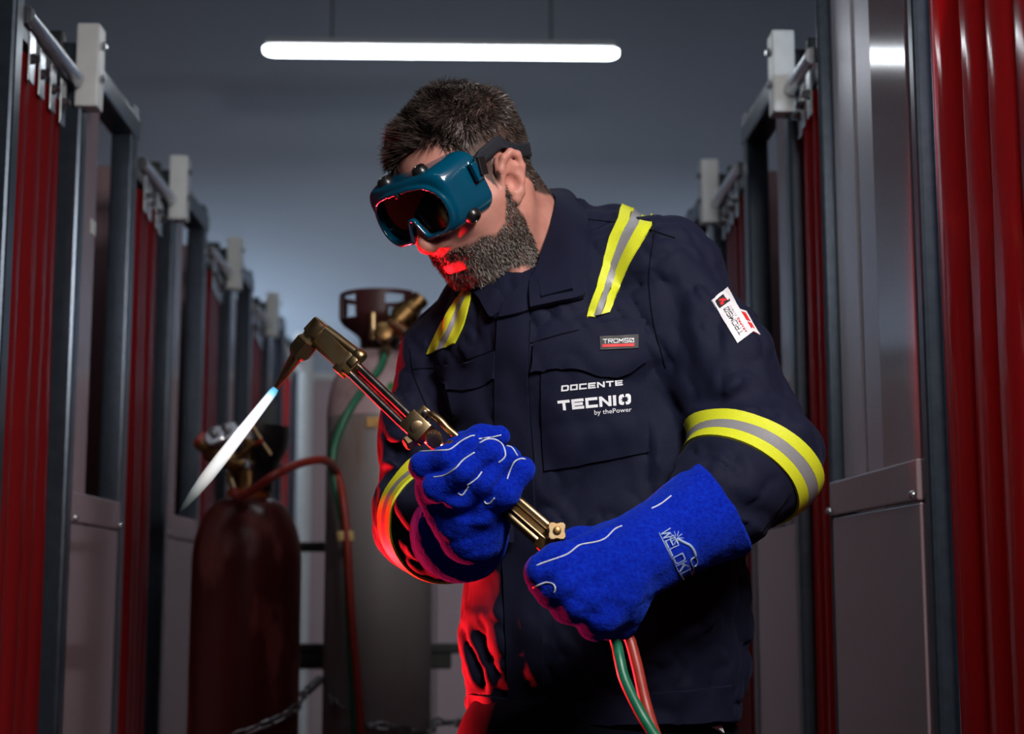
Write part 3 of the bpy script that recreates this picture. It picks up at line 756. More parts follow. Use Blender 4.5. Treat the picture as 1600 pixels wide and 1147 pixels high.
F((1040, 950, 1.84), (1130, 900, 1.89), .018, .007); F((1060, 1000, 1.85), (1150, 950, 1.92), .016, -.006); F((1080, 1040, 1.86), (1145, 1000, 1.92), .013, .008)
F((1000, 1060, 1.83), (1090, 1045, 1.86), .010, .006); F((1110, 880, 1.88), (1150, 990, 1.93), .016, .007); F((760, 1080, 1.86), (850, 1090, 1.83), .010, .004)
F((720, 600, 1.88), (700, 560, 1.92), .012, .007); F((1120, 1020, 1.90), (1140, 1070, 1.93), .008, .008); F((1095, 1030, 1.87), (1110, 1075, 1.89), .007, .006)
F((730, 1010, 1.90), (748, 1065, 1.88), .008, .007); F((760, 1020, 1.87), (770, 1070, 1.86), .007, .006)
FZ = []
HEM = W(930, 1136, 1.87)[2]
def sleeves_sdf(P, grow=0.0):
    d = chain_sdf(P, [SL, (SL + EL_) / 2 + V(.006, 0, .004), EL_, (EL_ + WL) / 2, WL], [.070, .066, .068, .060, .047], .03)
    d2 = chain_sdf(P, [SR, (SR + ER_) / 2 + V(-.008, 0, .0), ER_, (ER_ + WR) / 2, WR], [.066, .062, .067, .062, .050], .03)
    return np.minimum(d, d2)
def jacket_base(P):
    t = torso_sdf(P)
    sh = chain_sdf(P, [SR, W(800, 475, 1.955), W(872, 450, 1.955), W(965, 408, 1.925), SL], [.062, .064, .058, .062, .066], .03)
    t = smin(t, sh, .04)
    t = smin(t, capsule(P, W(850, 560, 1.90), W(1000, 560, 1.88), .07), .05)
    return smin(t, sleeves_sdf(P), .022)
BANDS = [(np.asarray(W(1172, 738, 1.765), F32), np.asarray(W(1132, 812, 1.725) - W(1205, 665, 1.785), F32), 0.0), (np.asarray(ER_ + (WR - ER_) * .42, F32), np.asarray(WR - ER_ + np.array([.0, 0, .02]), F32), -.005)]
def jacket_sdf(P):
    d = jacket_base(P)
    near = np.abs(d) < .05
    Q = P[near]; dd = np.zeros(len(Q), F32)
    for pts, w, dep in FZ: dd += crease(Q, pts, w, dep)
    n1 = vnoise(Q * F32(17) + 3); dd += .0045 * n1
    r = 1 - np.abs(vnoise(Q * np.array([26, 26, 18], F32) + 11)); dd += .006 * (r ** 3 - .3)
    r = 1 - np.abs(vnoise(Q @ np.array([[.8, .3, -.5], [-.2, .95, .2], [.55, -.05, .82]], F32) * np.array([46, 46, 24], F32))); dd += .0042 * (r ** 4)
    for c, a, o in BANDS:                                   # the sewn bands hold the cloth flat
        r = Q - c; t = np.abs(r @ (a / np.linalg.norm(a)) - o)
        dd *= 1 - .92 * np.clip((.040 - t) / .014, 0, 1) * np.clip((.13 - np.linalg.norm(r, axis=1)) / .02, 0, 1)
    d = d.copy(); d[near] += dd
    d = smax(d, HEM - P[:, 2], .006)
    # neck opening
    d = smax(d, -capsule(P, W(842, 420, 1.925), W(800, 330, 1.90), .066, .085), .008)
    return d

# ---------------------------------------------------------------- trousers and boots
HIPZ = .98
FEET = [(-.02, 2.02), (.30, 1.95)]
def trousers_sdf(P):
    c = W(935, 1150, 1.965)
    d = ellipsoid(P, (c[0], c[1], .95), (.185, .135, .15))
    for (fx, fy), s in zip(FEET, (-1, 1)):
        hip = (c[0] + s * .085, c[1], .88); knee = (c[0] + s * .12, c[1] - .02, .50)
        d = smin(d, chain_sdf(P, [hip, knee, (fx, fy, .10)], [.105, .080, .078], .03), .03)
    n = 1 - np.abs(vnoise(P * np.array([20, 20, 12], F32)))
    d = d + .004 * n
    return smax(d, .06 - P[:, 2], .005)
def boots_sdf(P):
    d = None
    for fx, fy in FEET:
        e = smin(capsule(P, (fx, fy + .02, .05), (fx - .06, fy - .17, .045), .052, .046), capsule(P, (fx, fy + .02, .04), (fx, fy + .01, .14), .052, .055), .03)
        d = e if d is None else np.minimum(d, e)
    return smax(d, -(P[:, 2] - .002), .004)

# ---------------------------------------------------------------- gloves
def wl(*pts): return [np.asarray(W(*p), F32) for p in pts]
RF = [  # right hand (left in the picture): finger chains, knuckle -> across the front -> tip
    (wl((676, 745, 1.690), (661, 728, 1.664), (700, 717, 1.646), (738, 697, 1.648), (745, 697, 1.668)), [.016, .0135, .0130, .0122, .011]),
    (wl((692, 772, 1.690), (683, 762, 1.656), (725, 738, 1.636), (765, 707, 1.638), (773, 706, 1.660)), [.017, .0150, .0145, .0135, .011]),
    (wl((718, 790, 1.690), (716, 786, 1.658), (758, 754, 1.638), (792, 717, 1.641), (799, 714, 1.662)), [.017, .0145, .0135, .0125, .011]),
    (wl((752, 806, 1.690), (755, 800, 1.660), (790, 770, 1.642), (815, 735, 1.645), (820, 732, 1.664)), [.017, .0140, .0135, .0125, .011]),
    (wl((690, 748, 1.715), (722, 702, 1.705), (752, 686, 1.690), (780, 682, 1.684)), [.022, .017, .0145, .0120]),   # thumb behind the torch
]
def gloveR_sdf(P):
    d = chain_sdf(P, wl((690, 765, 1.702), (722, 800, 1.694), (738, 830, 1.694)), [.028, .034, .037], .02)
    d = smin(d, capsule(P, *wl((700, 762, 1.692), (758, 795, 1.694)), .028, .026), .02)
    f = None
    for pts, r in RF:
        c = chain_sdf(P, pts, r, .010); f = c if f is None else smin(f, c, .0012)
    d = smin(d, f, .007)
    cuff = chain_sdf(P, wl((742, 818, 1.715), (722, 836, 1.745), (712, 834, 1.80)), [.037, .049, .055], .02)
    ax = np.asarray(W(712, 834, 1.80) - W(735, 828, 1.72), F32); ax /= np.linalg.norm(ax)
    cuff = smax(cuff, (P - np.asarray(W(712, 834, 1.80), F32)) @ ax, .003)
    d = smin(d, cuff, .012)
    for pts, w, dep in FR: d = d + crease(P, pts, w, dep)
    d = d + .0008 * vnoise(P * F32(60)) + .0005 * vnoise(P * F32(240))
    return d
FR = [(a, b, w, dep) for a, b, w, dep in [
    ((672, 748, 1.650), (752, 700, 1.632), .0032, .0060), ((708, 776, 1.648), (784, 712, 1.628), .0032, .0060), ((752, 788, 1.648), (808, 720, 1.630), .0032, .0060),
    ((665, 788, 1.66), (760, 808, 1.665), .006, .005), ((690, 806, 1.665), (800, 796, 1.67), .005, .004), ((700, 815, 1.665), (775, 820, 1.67), .008, -.004),
    ((675, 780, 1.66), (740, 795, 1.66), .006, -.003), ((690, 850, 1.70), (770, 838, 1.69), .009, .006), ((655, 800, 1.70), (690, 870, 1.72), .008, .004), ((720, 870, 1.72), (780, 850, 1.71), .008, .004)]]
LFING = [
    (wl((935, 872, 1.628), (872, 882, 1.605), (846, 893, 1.603), (846, 912, 1.618)), [.026, .0205, .0165, .015]),
    (wl((930, 905, 1.615), (880, 915, 1.598), (864, 924, 1.610), (880, 935, 1.635)), [.025, .0190, .0165, .015]),
    (wl((945, 925, 1.615), (905, 940, 1.600), (890, 948, 1.615), (905, 955, 1.640)), [.025, .0190, .0170, .015]),
    (wl((965, 940, 1.620), (940, 962, 1.608), (930, 974, 1.622), (945, 975, 1.645)), [.025, .0190, .0170, .015]),
    (wl((985, 862, 1.655), (945, 846, 1.660), (905, 846, 1.662), (880, 850, 1.662)), [.026, .0170, .0145, .013]),   # thumb
]
def gloveL_sdf(P):
    d = chain_sdf(P, wl((1010, 862, 1.650), (960, 893, 1.635), (905, 908, 1.628)), [.041, .043, .030], .02)
    d = smin(d, chain_sdf(P, wl((975, 920, 1.635), (968, 968, 1.645)), [.030, .021], .01), .02)
    f = None
    for pts, r in LFING:
        c = chain_sdf(P, pts, r, .010); f = c if f is None else smin(f, c, .005)
    d = smin(d, f, .014)
    c0, c1 = wl((1128, 790, 1.712), (1005, 862, 1.650))
    cx_ = c0 + (c0 - c1) * .25
    cuff = capsule(P, cx_, c1, .0655, .040)
    ax = np.asarray(W(1128, 790, 1.69) - W(1008, 866, 1.69), F32); ax = ax / np.linalg.norm(ax)
    cuff = smax(cuff, (P - c0) @ ax, .003)
    d = smin(d, cuff, .02)
    for pts, w, dep in FL: d = d + crease(P, pts, w, dep)
    d = d + .0014 * vnoise(P * F32(60)) + .0005 * vnoise(P * F32(240))
    return d
FL = [(a, b, w, dep) for a, b, w, dep in [
    ((968, 824, 1.61), (938, 847, 1.60), .0045, .007), ((942, 845, 1.60), (898, 853, 1.60), .0045, .008), ((904, 850, 1.60), (880, 870, 1.60), .0045, .007), ((890, 864, 1.60), (838, 884, 1.60), .004, .006),
    ((960, 850, 1.61), (1000, 900, 1.60), .012, .004), ((990, 960, 1.62), (1050, 920, 1.62), .010, .006), ((880, 930, 1.59), (925, 950, 1.59), .004, .003),
    ((905, 955, 1.595), (950, 965, 1.60), .004, .003), ((1000, 930, 1.60), (1060, 890, 1.61), .016, .004), ((845, 915, 1.595), (868, 905, 1.59), .0035, .004),
    ((1030, 800, 1.65), (1075, 850, 1.64), .014, .003), ((930, 925, 1.59), (990, 940, 1.60), .008, -.003)]]

# ---------------------------------------------------------------- creases are laid on the real surface
def snap(fn, lo_, hi_, h, creases):
    v, q = surface_nets(fn, *[axis_pts([(lo_[i], h), hi_[i]]) for i in range(3)], .02); b = bvh_of(v, q); out = []
    for a, c, w, dep in creases:
        P_ = []
        for t in (0, .33, .67, 1):
            p = [a[k] + (c[k] - a[k]) * t for k in range(3)]; hit = cast(b, p[0], p[1]); P_.append(hit if hit is not None else W(*p))
        y = [p[1] for p in P_]
        if max(y) - min(y) > .09: P_ = [W(*[a[k] + (c[k] - a[k]) * t for k in range(3)]) for t in (0, .33, .67, 1)]
        out.append(([np.asarray(p, F32) for p in P_], w, dep))
    return out
def crease(P, pts, w, dep):
    """like fold() but along a polyline: nearest segment wins, fading to the ends"""
    best = np.full(len(P), 1e9, F32); tt = np.zeros(len(P), F32); n = len(pts) - 1
    for i in range(n):
        a, b = pts[i], pts[i + 1]; ab = b - a; t = np.clip(((P - a) @ ab) / max(float(ab @ ab), 1e-9), 0, 1)
        d2 = ((P - a - t[:, None] * ab) ** 2).sum(1); m = d2 < best; best = np.where(m, d2, best); tt = np.where(m, (i + t) / n, tt)
    return dep * np.exp(-(best / (w * w)) ** .62) * (1 - .8 * (2 * tt - 1) ** 2)
# ---------------------------------------------------------------- build the meshes
FZ = snap(jacket_base, (-.17, 1.60, HEM - .02), (.47, 2.14, 1.66), .010, FOLDS)
_fr, FR = FR, []; _fl, FL = FL, []
_g0 = np.min([p for pts, r in RF for p in pts], axis=0) - .09; _g1 = np.max([p for pts, r in RF for p in pts], axis=0) + .09
FR = snap(gloveR_sdf, _g0, _g1, .0045, _fr)
_g0 = np.min([p for pts, r in LFING for p in pts], axis=0) - .09; _g1 = np.max([p for pts, r in LFING for p in pts], axis=0) + .09
FL = snap(gloveL_sdf, _g0, _g1, .0045, _fl)
def rng(spec): return axis_pts(spec)
lo, hi = W(570, 1120, 1.7), W(1290, 300, 1.7)
xs = rng([(-.17, .0042), .47]); ys = rng([(1.60, .0042), 2.14]); zs = rng([(HEM - .02, .0042), 1.66])
JV, JQ = surface_nets(jacket_sdf, xs, ys, zs, .02)
JB = bvh_of(JV, JQ)
g0 = np.min([p for pts, r in RF for p in pts] + wl((712, 834, 1.80)), axis=0) - .075; g1 = np.max([p for pts, r in RF for p in pts] + wl((712, 834, 1.80)), axis=0) + .075
RV, RQ = surface_nets(gloveR_sdf, *[rng([(g0[i], .0021), g1[i]]) for i in range(3)])
RB = bvh_of(RV, RQ)
g0 = np.min([p for pts, r in LFING for p in pts] + wl((1128, 790, 1.72)), axis=0) - .075; g1 = np.max([p for pts, r in LFING for p in pts] + wl((1128, 790, 1.72)), axis=0) + .075
LV, LQ = surface_nets(gloveL_sdf, *[rng([(g0[i], .0023), g1[i]]) for i in range(3)])
LB = bvh_of(LV, LQ)
TV, TQ = surface_nets(trousers_sdf, rng([(-.16, .009), .46]), rng([(1.74, .009), 2.16]), rng([(.04, .009), 1.12]))
BV, BQ = surface_nets(boots_sdf, rng([(-.22, .008), .42]), rng([(1.66, .008), 2.14]), rng([(-.02, .008), .22]))

def body_sdf(P):
    d = smin(head_sdf(P), neck_sdf(P), .016)
    lowm = P[:, 2] < 1.50
    if lowm.any():
        Q = P[lowm]; t = jacket_base(Q) + .022
        t = np.maximum(t, Q[:, 2] - 1.46)
        t = np.minimum(t, np.minimum(gloveR_sdf(Q), gloveL_sdf(Q)) + .008)
        t = smin(t, trousers_sdf(Q) + .012, .01); t = np.minimum(t, boots_sdf(Q) + .02)
        d = d.copy(); d[lowm] = smin(d[lowm], t, .01)
    return d
b0 = HC - .16; b1 = HC + .15
xs = rng([(-.16, .010), (b0[0], .0021), (b1[0], .010), .47]); ys = rng([(1.50, .010), (b0[1], .0021), (b1[1], .010), 2.16]); zs = rng([(-.02, .012), (1.40, .0026), 1.80])
PV, PQ = surface_nets(body_sdf, xs, ys, zs, .012)
PB = bvh_of(PV, PQ)
# ---------------------------------------------------------------- objects of the person
ql = hq(PV.astype(F32)); qx = np.abs(ql[:, 0])
def sstep(a, b, x): t = np.clip((x - a) / (b - a), 0, 1); return t * t * (3 - 2 * t)
def beard_mask(q):
    x, y, z = np.abs(q[:, 0]), q[:, 1], q[:, 2]
    # cheek line: from the sideburn (y~.02,z~0) down to the mouth corner
    line = np.interp(y, [-.03, .012, .030, .045, .060, .075, .10], [.03, .012, -.030, -.052, -.060, -.0535, -.0535])
    m = sstep(.004, -.006, z - line)
    m *= sstep(.012, .024, y - .02 * np.clip(-z - .03, 0, .1))          # in front of the ear
    m *= sstep(-.155, -.135, z)
    throat = sstep(-.118, -.104, z + .55 * np.clip(.06 - y, 0, .1))              # ends under the jaw
    m *= throat
    lip = np.exp(-((x / .024) ** 4)) * sstep(-.087, -.0845, z) * sstep(-.068, -.0705, z) * (y > .07)   # lower lip stays bare
    nose = (x < .021) & (y > .095) & (z > -.052)
    m = np.where(nose, 0, m)
    m = np.where((x > .069) & (y < .020), 0, m)
    return np.clip(m - lip, 0, 1)
def hair_mask(q):
    x, y, z = np.abs(q[:, 0]), q[:, 1], q[:, 2]
    front = np.interp(x, [0, .025, .045, .060, .070, .085], [.076, .078, .074, .066, .05, .03])
    yl = np.interp(x, [0, .03, .055, .075], [.10, .10, .10, .10])
    front = front - .014 * sstep(0, .03, q[:, 0])
    m = sstep(-.006, .006, z - np.where(y > .0, front + 0 * yl, -.2))
    # sides: hair above/behind the ear, sideburn in front of it
    side = sstep(-.004, .004, z - np.interp(y, [-.12, -.085, -.06, -.04, -.030, -.012, .006, .013, .030, .036, .048, .062, .075], [-.062, -.072, -.062, -.045, -.02, .014, .030, .010, -.010, .032, .058, .072, .084]))
    m2 = np.where(x > .045, side, np.where(y < -.03, sstep(-.085, -.075, z), m))
    m2 = np.where((y < .078) & (x > .045), side, m2)
    return np.clip(np.where((x > .0745) & (z < .03) & (y > -.04) & (y < .022), 0, m2), 0, 1)
onhead = (PV[:, 2] > 1.40)
bm_ = np.where(onhead, beard_mask(ql), 0); hm_ = np.where(onhead, hair_mask(ql), 0)
lipm = np.exp(-(qx / .021) ** 4) * np.exp(-((ql[:, 2] + .0735) / .0085) ** 4) * (ql[:, 1] > .075)
flush = np.exp(-((qx - .078) ** 2 + (ql[:, 1] + .015) ** 2 + (ql[:, 2]) ** 2) / .0016) + .7 * np.exp(-(qx ** 2 + (ql[:, 1] - .115) ** 2 + (ql[:, 2] + .036) ** 2) / .0004)
col_attr_mat('skin', (0.45, 0.205, 0.160), [('flush', (0.47, 0.19, 0.145)), ('lips', (0.36, 0.13, 0.12)), ('hairbase', (0.030, 0.022, 0.019))], .52, bump=(380, .35, .0006), spec=.4, sss=.0, noise=(55, (0.38, 0.155, 0.12), .42, .75))
me = np_mesh('person', PV, PQ)
attr(me, 'flush', np.clip(flush, 0, .8) * onhead); attr(me, 'lips', lipm * onhead); attr(me, 'hairbase', np.clip(bm_ * .72 + hm_ * .9, 0, 1))
person = link('person', me, 'skin')
tag(person, 'bearded man in navy high-visibility work jacket lighting a torch with both gloved hands', 'person')
def child(name, v, q, m, parent, label=None):
    o = link(name, np_mesh(name, v, q), m); o.parent = parent
    if label: o['label'] = label
    return o
jacket = child('jacket', JV, JQ, 'navy_cloth', person, 'navy work jacket with yellow and silver reflective bands')
trousers = child('trousers', TV, TQ, 'navy_dark', person)
boots = child('boots', BV, BQ, 'black_plastic', person)
gloveR = child('glove', RV, RQ, 'suede_blue', person, 'blue suede welding glove gripping the middle of the torch')
gloveL = child('glove', LV, LQ, 'suede_blue', person, 'blue suede gauntlet glove with printed logo holding the torch end')
# ================================================================== goggles (built in the head's frame)
mat('goggle_teal', (0.0, 0.055, 0.105), 0.16, coat=.6, noise=(30, (0.0, 0.045, 0.09), .3, .7))
mat('goggle_lens', (0.004, 0.003, 0.003), 0.12, bump=(1500, .06, .0002), spec=.12)
GO = np.array([0, -.013, .010])                         # shift of the goggles on the face
def bean(x, z):
    """2-D distance to the lens outline (two rounded eyes joined above a nose notch)"""
    ax = np.abs(x)
    hx, hz, r = .060, .0315, .026
    qx_ = np.maximum(ax - (hx - r), 0); qz_ = np.maximum(np.abs(z + .001) - (hz - r), 0)
    d = np.sqrt(qx_ ** 2 + qz_ ** 2) - r + np.minimum(np.maximum(ax - (hx - r), np.abs(z + .001) - (hz - r)), 0) * 0
    d = d + np.maximum(0, z) * np.maximum(0, ax - .02) * 5.0      # upper outer corners rounded off
    nx = np.sqrt(ax ** 2 + np.maximum(z + .012, 0) ** 2); notch = nx - np.interp(-z, [-.02, .012, .03], [.0065, .0065, .014])
    return smax(d, -notch, .006)
def goggle_frame(P):
    q = hl(P) - GO.astype(F32); x, y, z = q[:, 0], q[:, 1], q[:, 2]; ax = np.abs(x)
    yf = .128 - 2.2 * x * x                              # slightly curved front
    t = np.clip((yf - y) / .075, 0, 1)                   # 0 at the front .. 1 at the face
    hx = .0665 + .022 * t ** .8; hz = .0385 + .0055 * np.sqrt(t + 1e-4); zc = .003 + .002 * t
    r = .024
    qx_ = np.maximum(ax - (hx - r), 0); qz_ = np.maximum(np.abs(z - zc) - (hz - r), 0)
    d = np.sqrt(qx_ ** 2 + qz_ ** 2) - r
    d = np.maximum(d, np.maximum(np.maximum(ax - hx, np.abs(z - zc) - hz), d))
    d = d * .8
    nose = np.sqrt(ax ** 2 + np.maximum(z + .010, 0) ** 2 * 1.2) - np.interp(-z, [-.02, .01, .04], [.009, .009, .022])
    d = smax(d, -nose, .008)                             # nose cut-out
    d = smax(d, y - yf, .006)
    d = smax(d, .070 - .35 * np.maximum(ax - .055, 0) - y, .004)
    b = bean(x, z)
    rim = smax(np.abs(b) - .0042, np.abs(y - yf) - .0035, .003)
    d = smin(d, rim, .003)
    d = np.maximum(d, -np.maximum(b + .0012, .116 - 2.2 * x * x - y))      # lens recess
    inner = smax(np.sqrt(np.maximum(ax - (hx - r), 0) ** 2 + np.maximum(np.abs(z - zc) - (hz - r), 0) ** 2) - r + .0045, y - (yf - .022), .003)
    d = np.maximum(d, -inner)
    # raised lug for the strap
    d = smin(d, (np.maximum(np.maximum(np.abs(ax - .0855) - .0035, np.abs(y - .074) - .006), np.abs(z - .016) - .012)), .004)
    return d * HS
gc = hw((0, .085, 0)); 
GV, GQ = surface_nets(goggle_frame, *[axis_pts([(gc[i] - .115, .0013), gc[i] + .115]) for i in range(3)], .006)
goggles = empty('welding_goggles', tuple(gc), 'teal welding goggles with dark lens worn by the man', 'goggles')
fr = link('frame', np_mesh('frame', GV, GQ), 'goggle_teal', goggles)
# lens: plate filling the recess
lv = []; lf = []; N = 61; M_ = 35; ids = {}
for i, x in enumerate(np.linspace(-.063, .063, N)):
    for j, z in enumerate(np.linspace(-.036, .036, M_)):
        ids[i, j] = (x, z)
gx = np.array([[ids[i, j] for j in range(M_)] for i in range(N)])
bd = bean(gx[..., 0].ravel().astype(F32), gx[..., 1].ravel().astype(F32)).reshape(N, M_)
vid = {}
for i in range(N - 1):
    for j in range(M_ - 1):
        if bd[i:i + 2, j:j + 2].max() < .0035:
            f = []
            for a, b in ((i, j), (i + 1, j), (i + 1, j + 1), (i, j + 1)):
                if (a, b) not in vid:
                    vid[a, b] = len(lv); x, z = ids[a, b]; lv.append(hw(np.array([x, .1195 - 2.2 * x * x, z]) + GO))
                f.append(vid[a, b])
            lf.append(f)
lens = MB().add(lv, lf).build('lens', 'goggle_lens', goggles, True)
sm = lens.modifiers.new('solid', 'SOLIDIFY'); sm.thickness = .002
GB = bvh_of(GV, GQ)
def gproj(x, z, y=.2, dirv=None):
    o = hw(np.array([x, y, z]) + GO); d = HM @ np.array([0, -1.0, 0]); h = GB.ray_cast(Vector(o), Vector(d)); return h
def vent(x, y, z, n, r=.0095):
    """round black vent cap on the frame; the ray runs from outside towards (x,y,z) along -n"""
    n = np.array(n, float); n /= np.linalg.norm(n); nw = HM @ n
    o = hw(np.array([x, y, z]) + GO) + nw * .06
    h, nn, _, _ = GB.ray_cast(Vector(o), Vector(-nw))
    if h is None: return
    if nn.dot(Vector(nw)) < 0: nn = -nn
    ax_ = np.array((nn + Vector(nw)).normalized())
    MB().prof(np.array(h) - ax_ * .002, ax_, [(0, r * 1.1), (.003, r * 1.1), (.0045, r), (.0072, r * .9), (.0085, r * .72), (.0088, r * .5), (.0078, r * .45), (.0078, .0005)], 20).build('vent_cap', 'black_plastic', goggles, 'auto')
for x in (-.032, .032):
    vent(x, .104, .03, (0, .25, 1)); vent(x * 1.85, .092, -.022, (x * 20, .3, -.7))
for x in (0.0,):
    h = hw(np.array([x, .1315, .0285]) + GO); MB().prof(h - HM @ np.array([0, .003, 0]), HM @ np.array([0, 1., .2]), [(0, .0035), (.004, .0035), (.0055, .002)], 12).build('screw', 'black_plastic', goggles, 'auto')
# ================================================================== hair and beard (strands as one mesh each: uncountable)
def hair_mat(name, dark, grey):
    m = mat(name, dark, .42, spec=.4); nt = m.node_tree; p = nt.nodes['Principled BSDF']
    a = nt.nodes.new('ShaderNodeAttribute'); a.attribute_name = 'tone'
    r = nt.nodes.new('ShaderNodeValToRGB'); r.color_ramp.elements[0].color = (*dark, 1); r.color_ramp.elements[1].color = (*grey, 1)
    nt.links.new(a.outputs['Fac'], r.inputs[0]); nt.links.new(r.outputs[0], p.inputs['Base Color'])
hair_mat('hair', (0.014, 0.009, 0.007), (0.14, 0.105, 0.09))
hair_mat('beard', (0.022, 0.015, 0.011), (0.30, 0.26, 0.23))
def strands(name, mask, count, length, direction, width, tone, material, parent, seed, segs=4):
    r = np.random.default_rng(seed)
    qm = mask[PQ].mean(1); A = np.linalg.norm(np.cross(PV[PQ[:, 1]] - PV[PQ[:, 0]], PV[PQ[:, 3]] - PV[PQ[:, 0]]), axis=1)
    w = A * qm * (qm > .25); idx = r.choice(len(PQ), count, p=w / w.sum())
    a, b = r.random(count), r.random(count)
    c = PV[PQ[idx]]; root = (c[:, 0] * ((1 - a) * (1 - b))[:, None] + c[:, 1] * (a * (1 - b))[:, None] + c[:, 2] * (a * b)[:, None] + c[:, 3] * ((1 - a) * b)[:, None])
    nrm = np.cross(c[:, 1] - c[:, 0], c[:, 3] - c[:, 0]); nrm /= np.linalg.norm(nrm, axis=1)[:, None] + 1e-12
    eps = .002
    g = np.stack([head_sdf((root + d).astype(F32)) - head_sdf((root - d).astype(F32)) for d in np.eye(3) * eps], 1); g /= np.linalg.norm(g, axis=1)[:, None] + 1e-9; nrm = g
    q = hq(root.astype(F32)); nl = nrm @ HM
    L = length(q, r); d0, d1 = direction(q, nl, r)          # root and tip direction in the head's frame
    verts = np.zeros((count, segs + 1, 2, 3)); p = root - nrm * .001
    side = None
    for k in range(segs + 1):
        t = k / segs; d = d0 * (1 - t) + d1 * t; d /= np.linalg.norm(d, axis=1)[:, None]; dw = d @ HM.T
        if k: p = p + dw * (L / segs)[:, None]
        if side is None:
            rv = r.normal(size=(count, 3)) + 1.5 * (np.array(CAM) - root) / 2 * 0; side = np.cross(dw, rv); side /= np.linalg.norm(side, axis=1)[:, None]
        ww = width * (1 - .8 * t ** 1.5) * .5
        verts[:, k, 0] = p - side * ww; verts[:, k, 1] = p + side * ww
    base = (np.arange(count) * (segs + 1) * 2)[:, None, None]; k = np.arange(segs)[None, :, None] * 2
    quads = (base + k + np.array([0, 1, 3, 2])[None, None, :]).reshape(-1, 4)
    me = np_mesh(name, verts.reshape(-1, 3), quads)
    attr(me, 'tone', np.repeat(tone(q, r), (segs + 1) * 2))
    o = link(name, me, material); o.parent = parent; return o
def N_(v): return v / (np.linalg.norm(v, axis=1)[:, None] + 1e-9)
def hair_len(q, r):
    top = sstep(.045, .095, q[:, 2]); fr = sstep(.0, .07, q[:, 1])
    return (.010 + top * (.007 + .013 * fr)) * r.uniform(.65, 1.15, len(q)) * (1 - .55 * sstep(-.0, -.06, q[:, 2]))
_clump = lambda q, s: np.stack([vnoise((q * s + o).astype(F32)) for o in (5, 17, 29)], 1)
def hair_dir(q, n, r):
    top = sstep(.035, .095, q[:, 2])[:, None]; fr = sstep(.03, .085, q[:, 1])[:, None]
    flow = np.stack([-.5 * np.sign(q[:, 0]) * 0 - .35 * np.ones(len(q)), .75 * np.ones(len(q)), .15 * np.ones(len(q))], 1)       # brushed forwards, to his left
    down = np.stack([0 * q[:, 0], -.55 + 0 * q[:, 0], -.75 + 0 * q[:, 0]], 1)
    back = sstep(-.03, -.08, q[:, 1])[:, None]
    f = flow * top * (1 - back) + (down * (1 - top) + np.array([0, -.6, -.6]) * back * top)
    cl = _clump(q, 60) * .35 + r.normal(size=q.shape) * .09
    d0 = N_(n * (.30 + .55 * top) + f * .9 + cl); d1 = N_(n * (.05 + .35 * top * fr) + f * 1.1 + cl * 1.3 + np.array([0, 0, .25]) * top * fr)
    return d0, d1
def hair_tone(q, r):
    sd = sstep(.05, .0, q[:, 2]) * .35
    return np.clip(r.beta(1.2, 4.5, len(q)) * 1.1 + sd * r.random(len(q)) + .12 * vnoise((q * 90).astype(F32)), 0, 1)
strands('hair', hm_, 26000, hair_len, hair_dir, .0011, hair_tone, 'hair', person, 3)['kind'] = 'stuff'
def beard_len(q, r):
    chin = np.exp(-(q[:, 0] ** 2 + (q[:, 1] - .08) ** 2 + (q[:, 2] + .1) ** 2) / .0016)
    return (.0048 + .0045 * chin + .0022 * sstep(-.05, -.09, q[:, 2])) * (1 - .1 * ((np.abs(q[:, 0]) < .034) & (q[:, 2] > -.068) & (q[:, 1] > .06))) * r.uniform(.6, 1.15, len(q))
def beard_dir(q, n, r):
    mou = (np.abs(q[:, 0]) < .034) & (q[:, 2] > -.068) & (q[:, 1] > .06)
    flow = np.where(mou[:, None], np.stack([np.sign(q[:, 0]) * .85, .05 + 0 * q[:, 0], -.55 + 0 * q[:, 0]], 1), np.array([0, -.10, -1.0]))
    cl = _clump(q, 110) * .4 + r.normal(size=q.shape) * .28
    return N_(n * .75 + flow * .55 + cl), N_(n * .25 + flow + cl * 1.2)
def beard_tone(q, r):
    g = .12 + .33 * np.exp(-(np.abs(q[:, 0]) - .045) ** 2 / .0006) * sstep(-.02, -.06, q[:, 2]) + .25 * sstep(-.085, -.11, q[:, 2])
    return np.clip((r.random(len(q)) < g) * r.uniform(.35, 1, len(q)) + r.random(len(q)) * .2, 0, 1)
strands('beard', bm_, 17000, beard_len, beard_dir, .00085, beard_tone, 'beard', person, 5, 3)['kind'] = 'stuff'

# strap of the goggles running round the back of the head, over the ears
mat('strap_cloth', (0.003, 0.005, 0.011), .85, bump=(500, .4, .0008))
sp = []
for a in np.linspace(0, 2 * math.pi, 120, endpoint=False):
    x, y = math.sin(a), -math.cos(a)                       # a=0 at the back of the head
    if y > .50: continue
    sp.append((a, x, y))
ringv = []
order = sorted(sp, key=lambda t: (t[0] + math.pi) % (2 * math.pi))
for a, x, y in order:
    col = []
    f = (y + 1) / 1.5
    zc = .034 + .004 * math.exp(-((y - .05) / .3) ** 2) - .040 * (1 - f) * (y < 0)
    for dz in np.linspace(-.0085, .0085, 5):
        o = np.array([0, -.01, zc + dz]); d = np.array([x, y, 0.0]); ow = hw(o + d * .25)
        h, n, _, _ = PB.ray_cast(Vector(ow), Vector(HM @ -d))
        col.append(np.array(h) + (HM @ d) * .006 if h is not None else hw(o + d * .09))
    ringv.append(np.array(col))
R_ = np.array(ringv)
for _ in range(3): R_[1:-1] = (R_[:-2] + 2 * R_[1:-1] + R_[2:]) / 4
ends = [hw(np.array([s * .0885, .072, .022]) + GO) for s in (1, -1)]
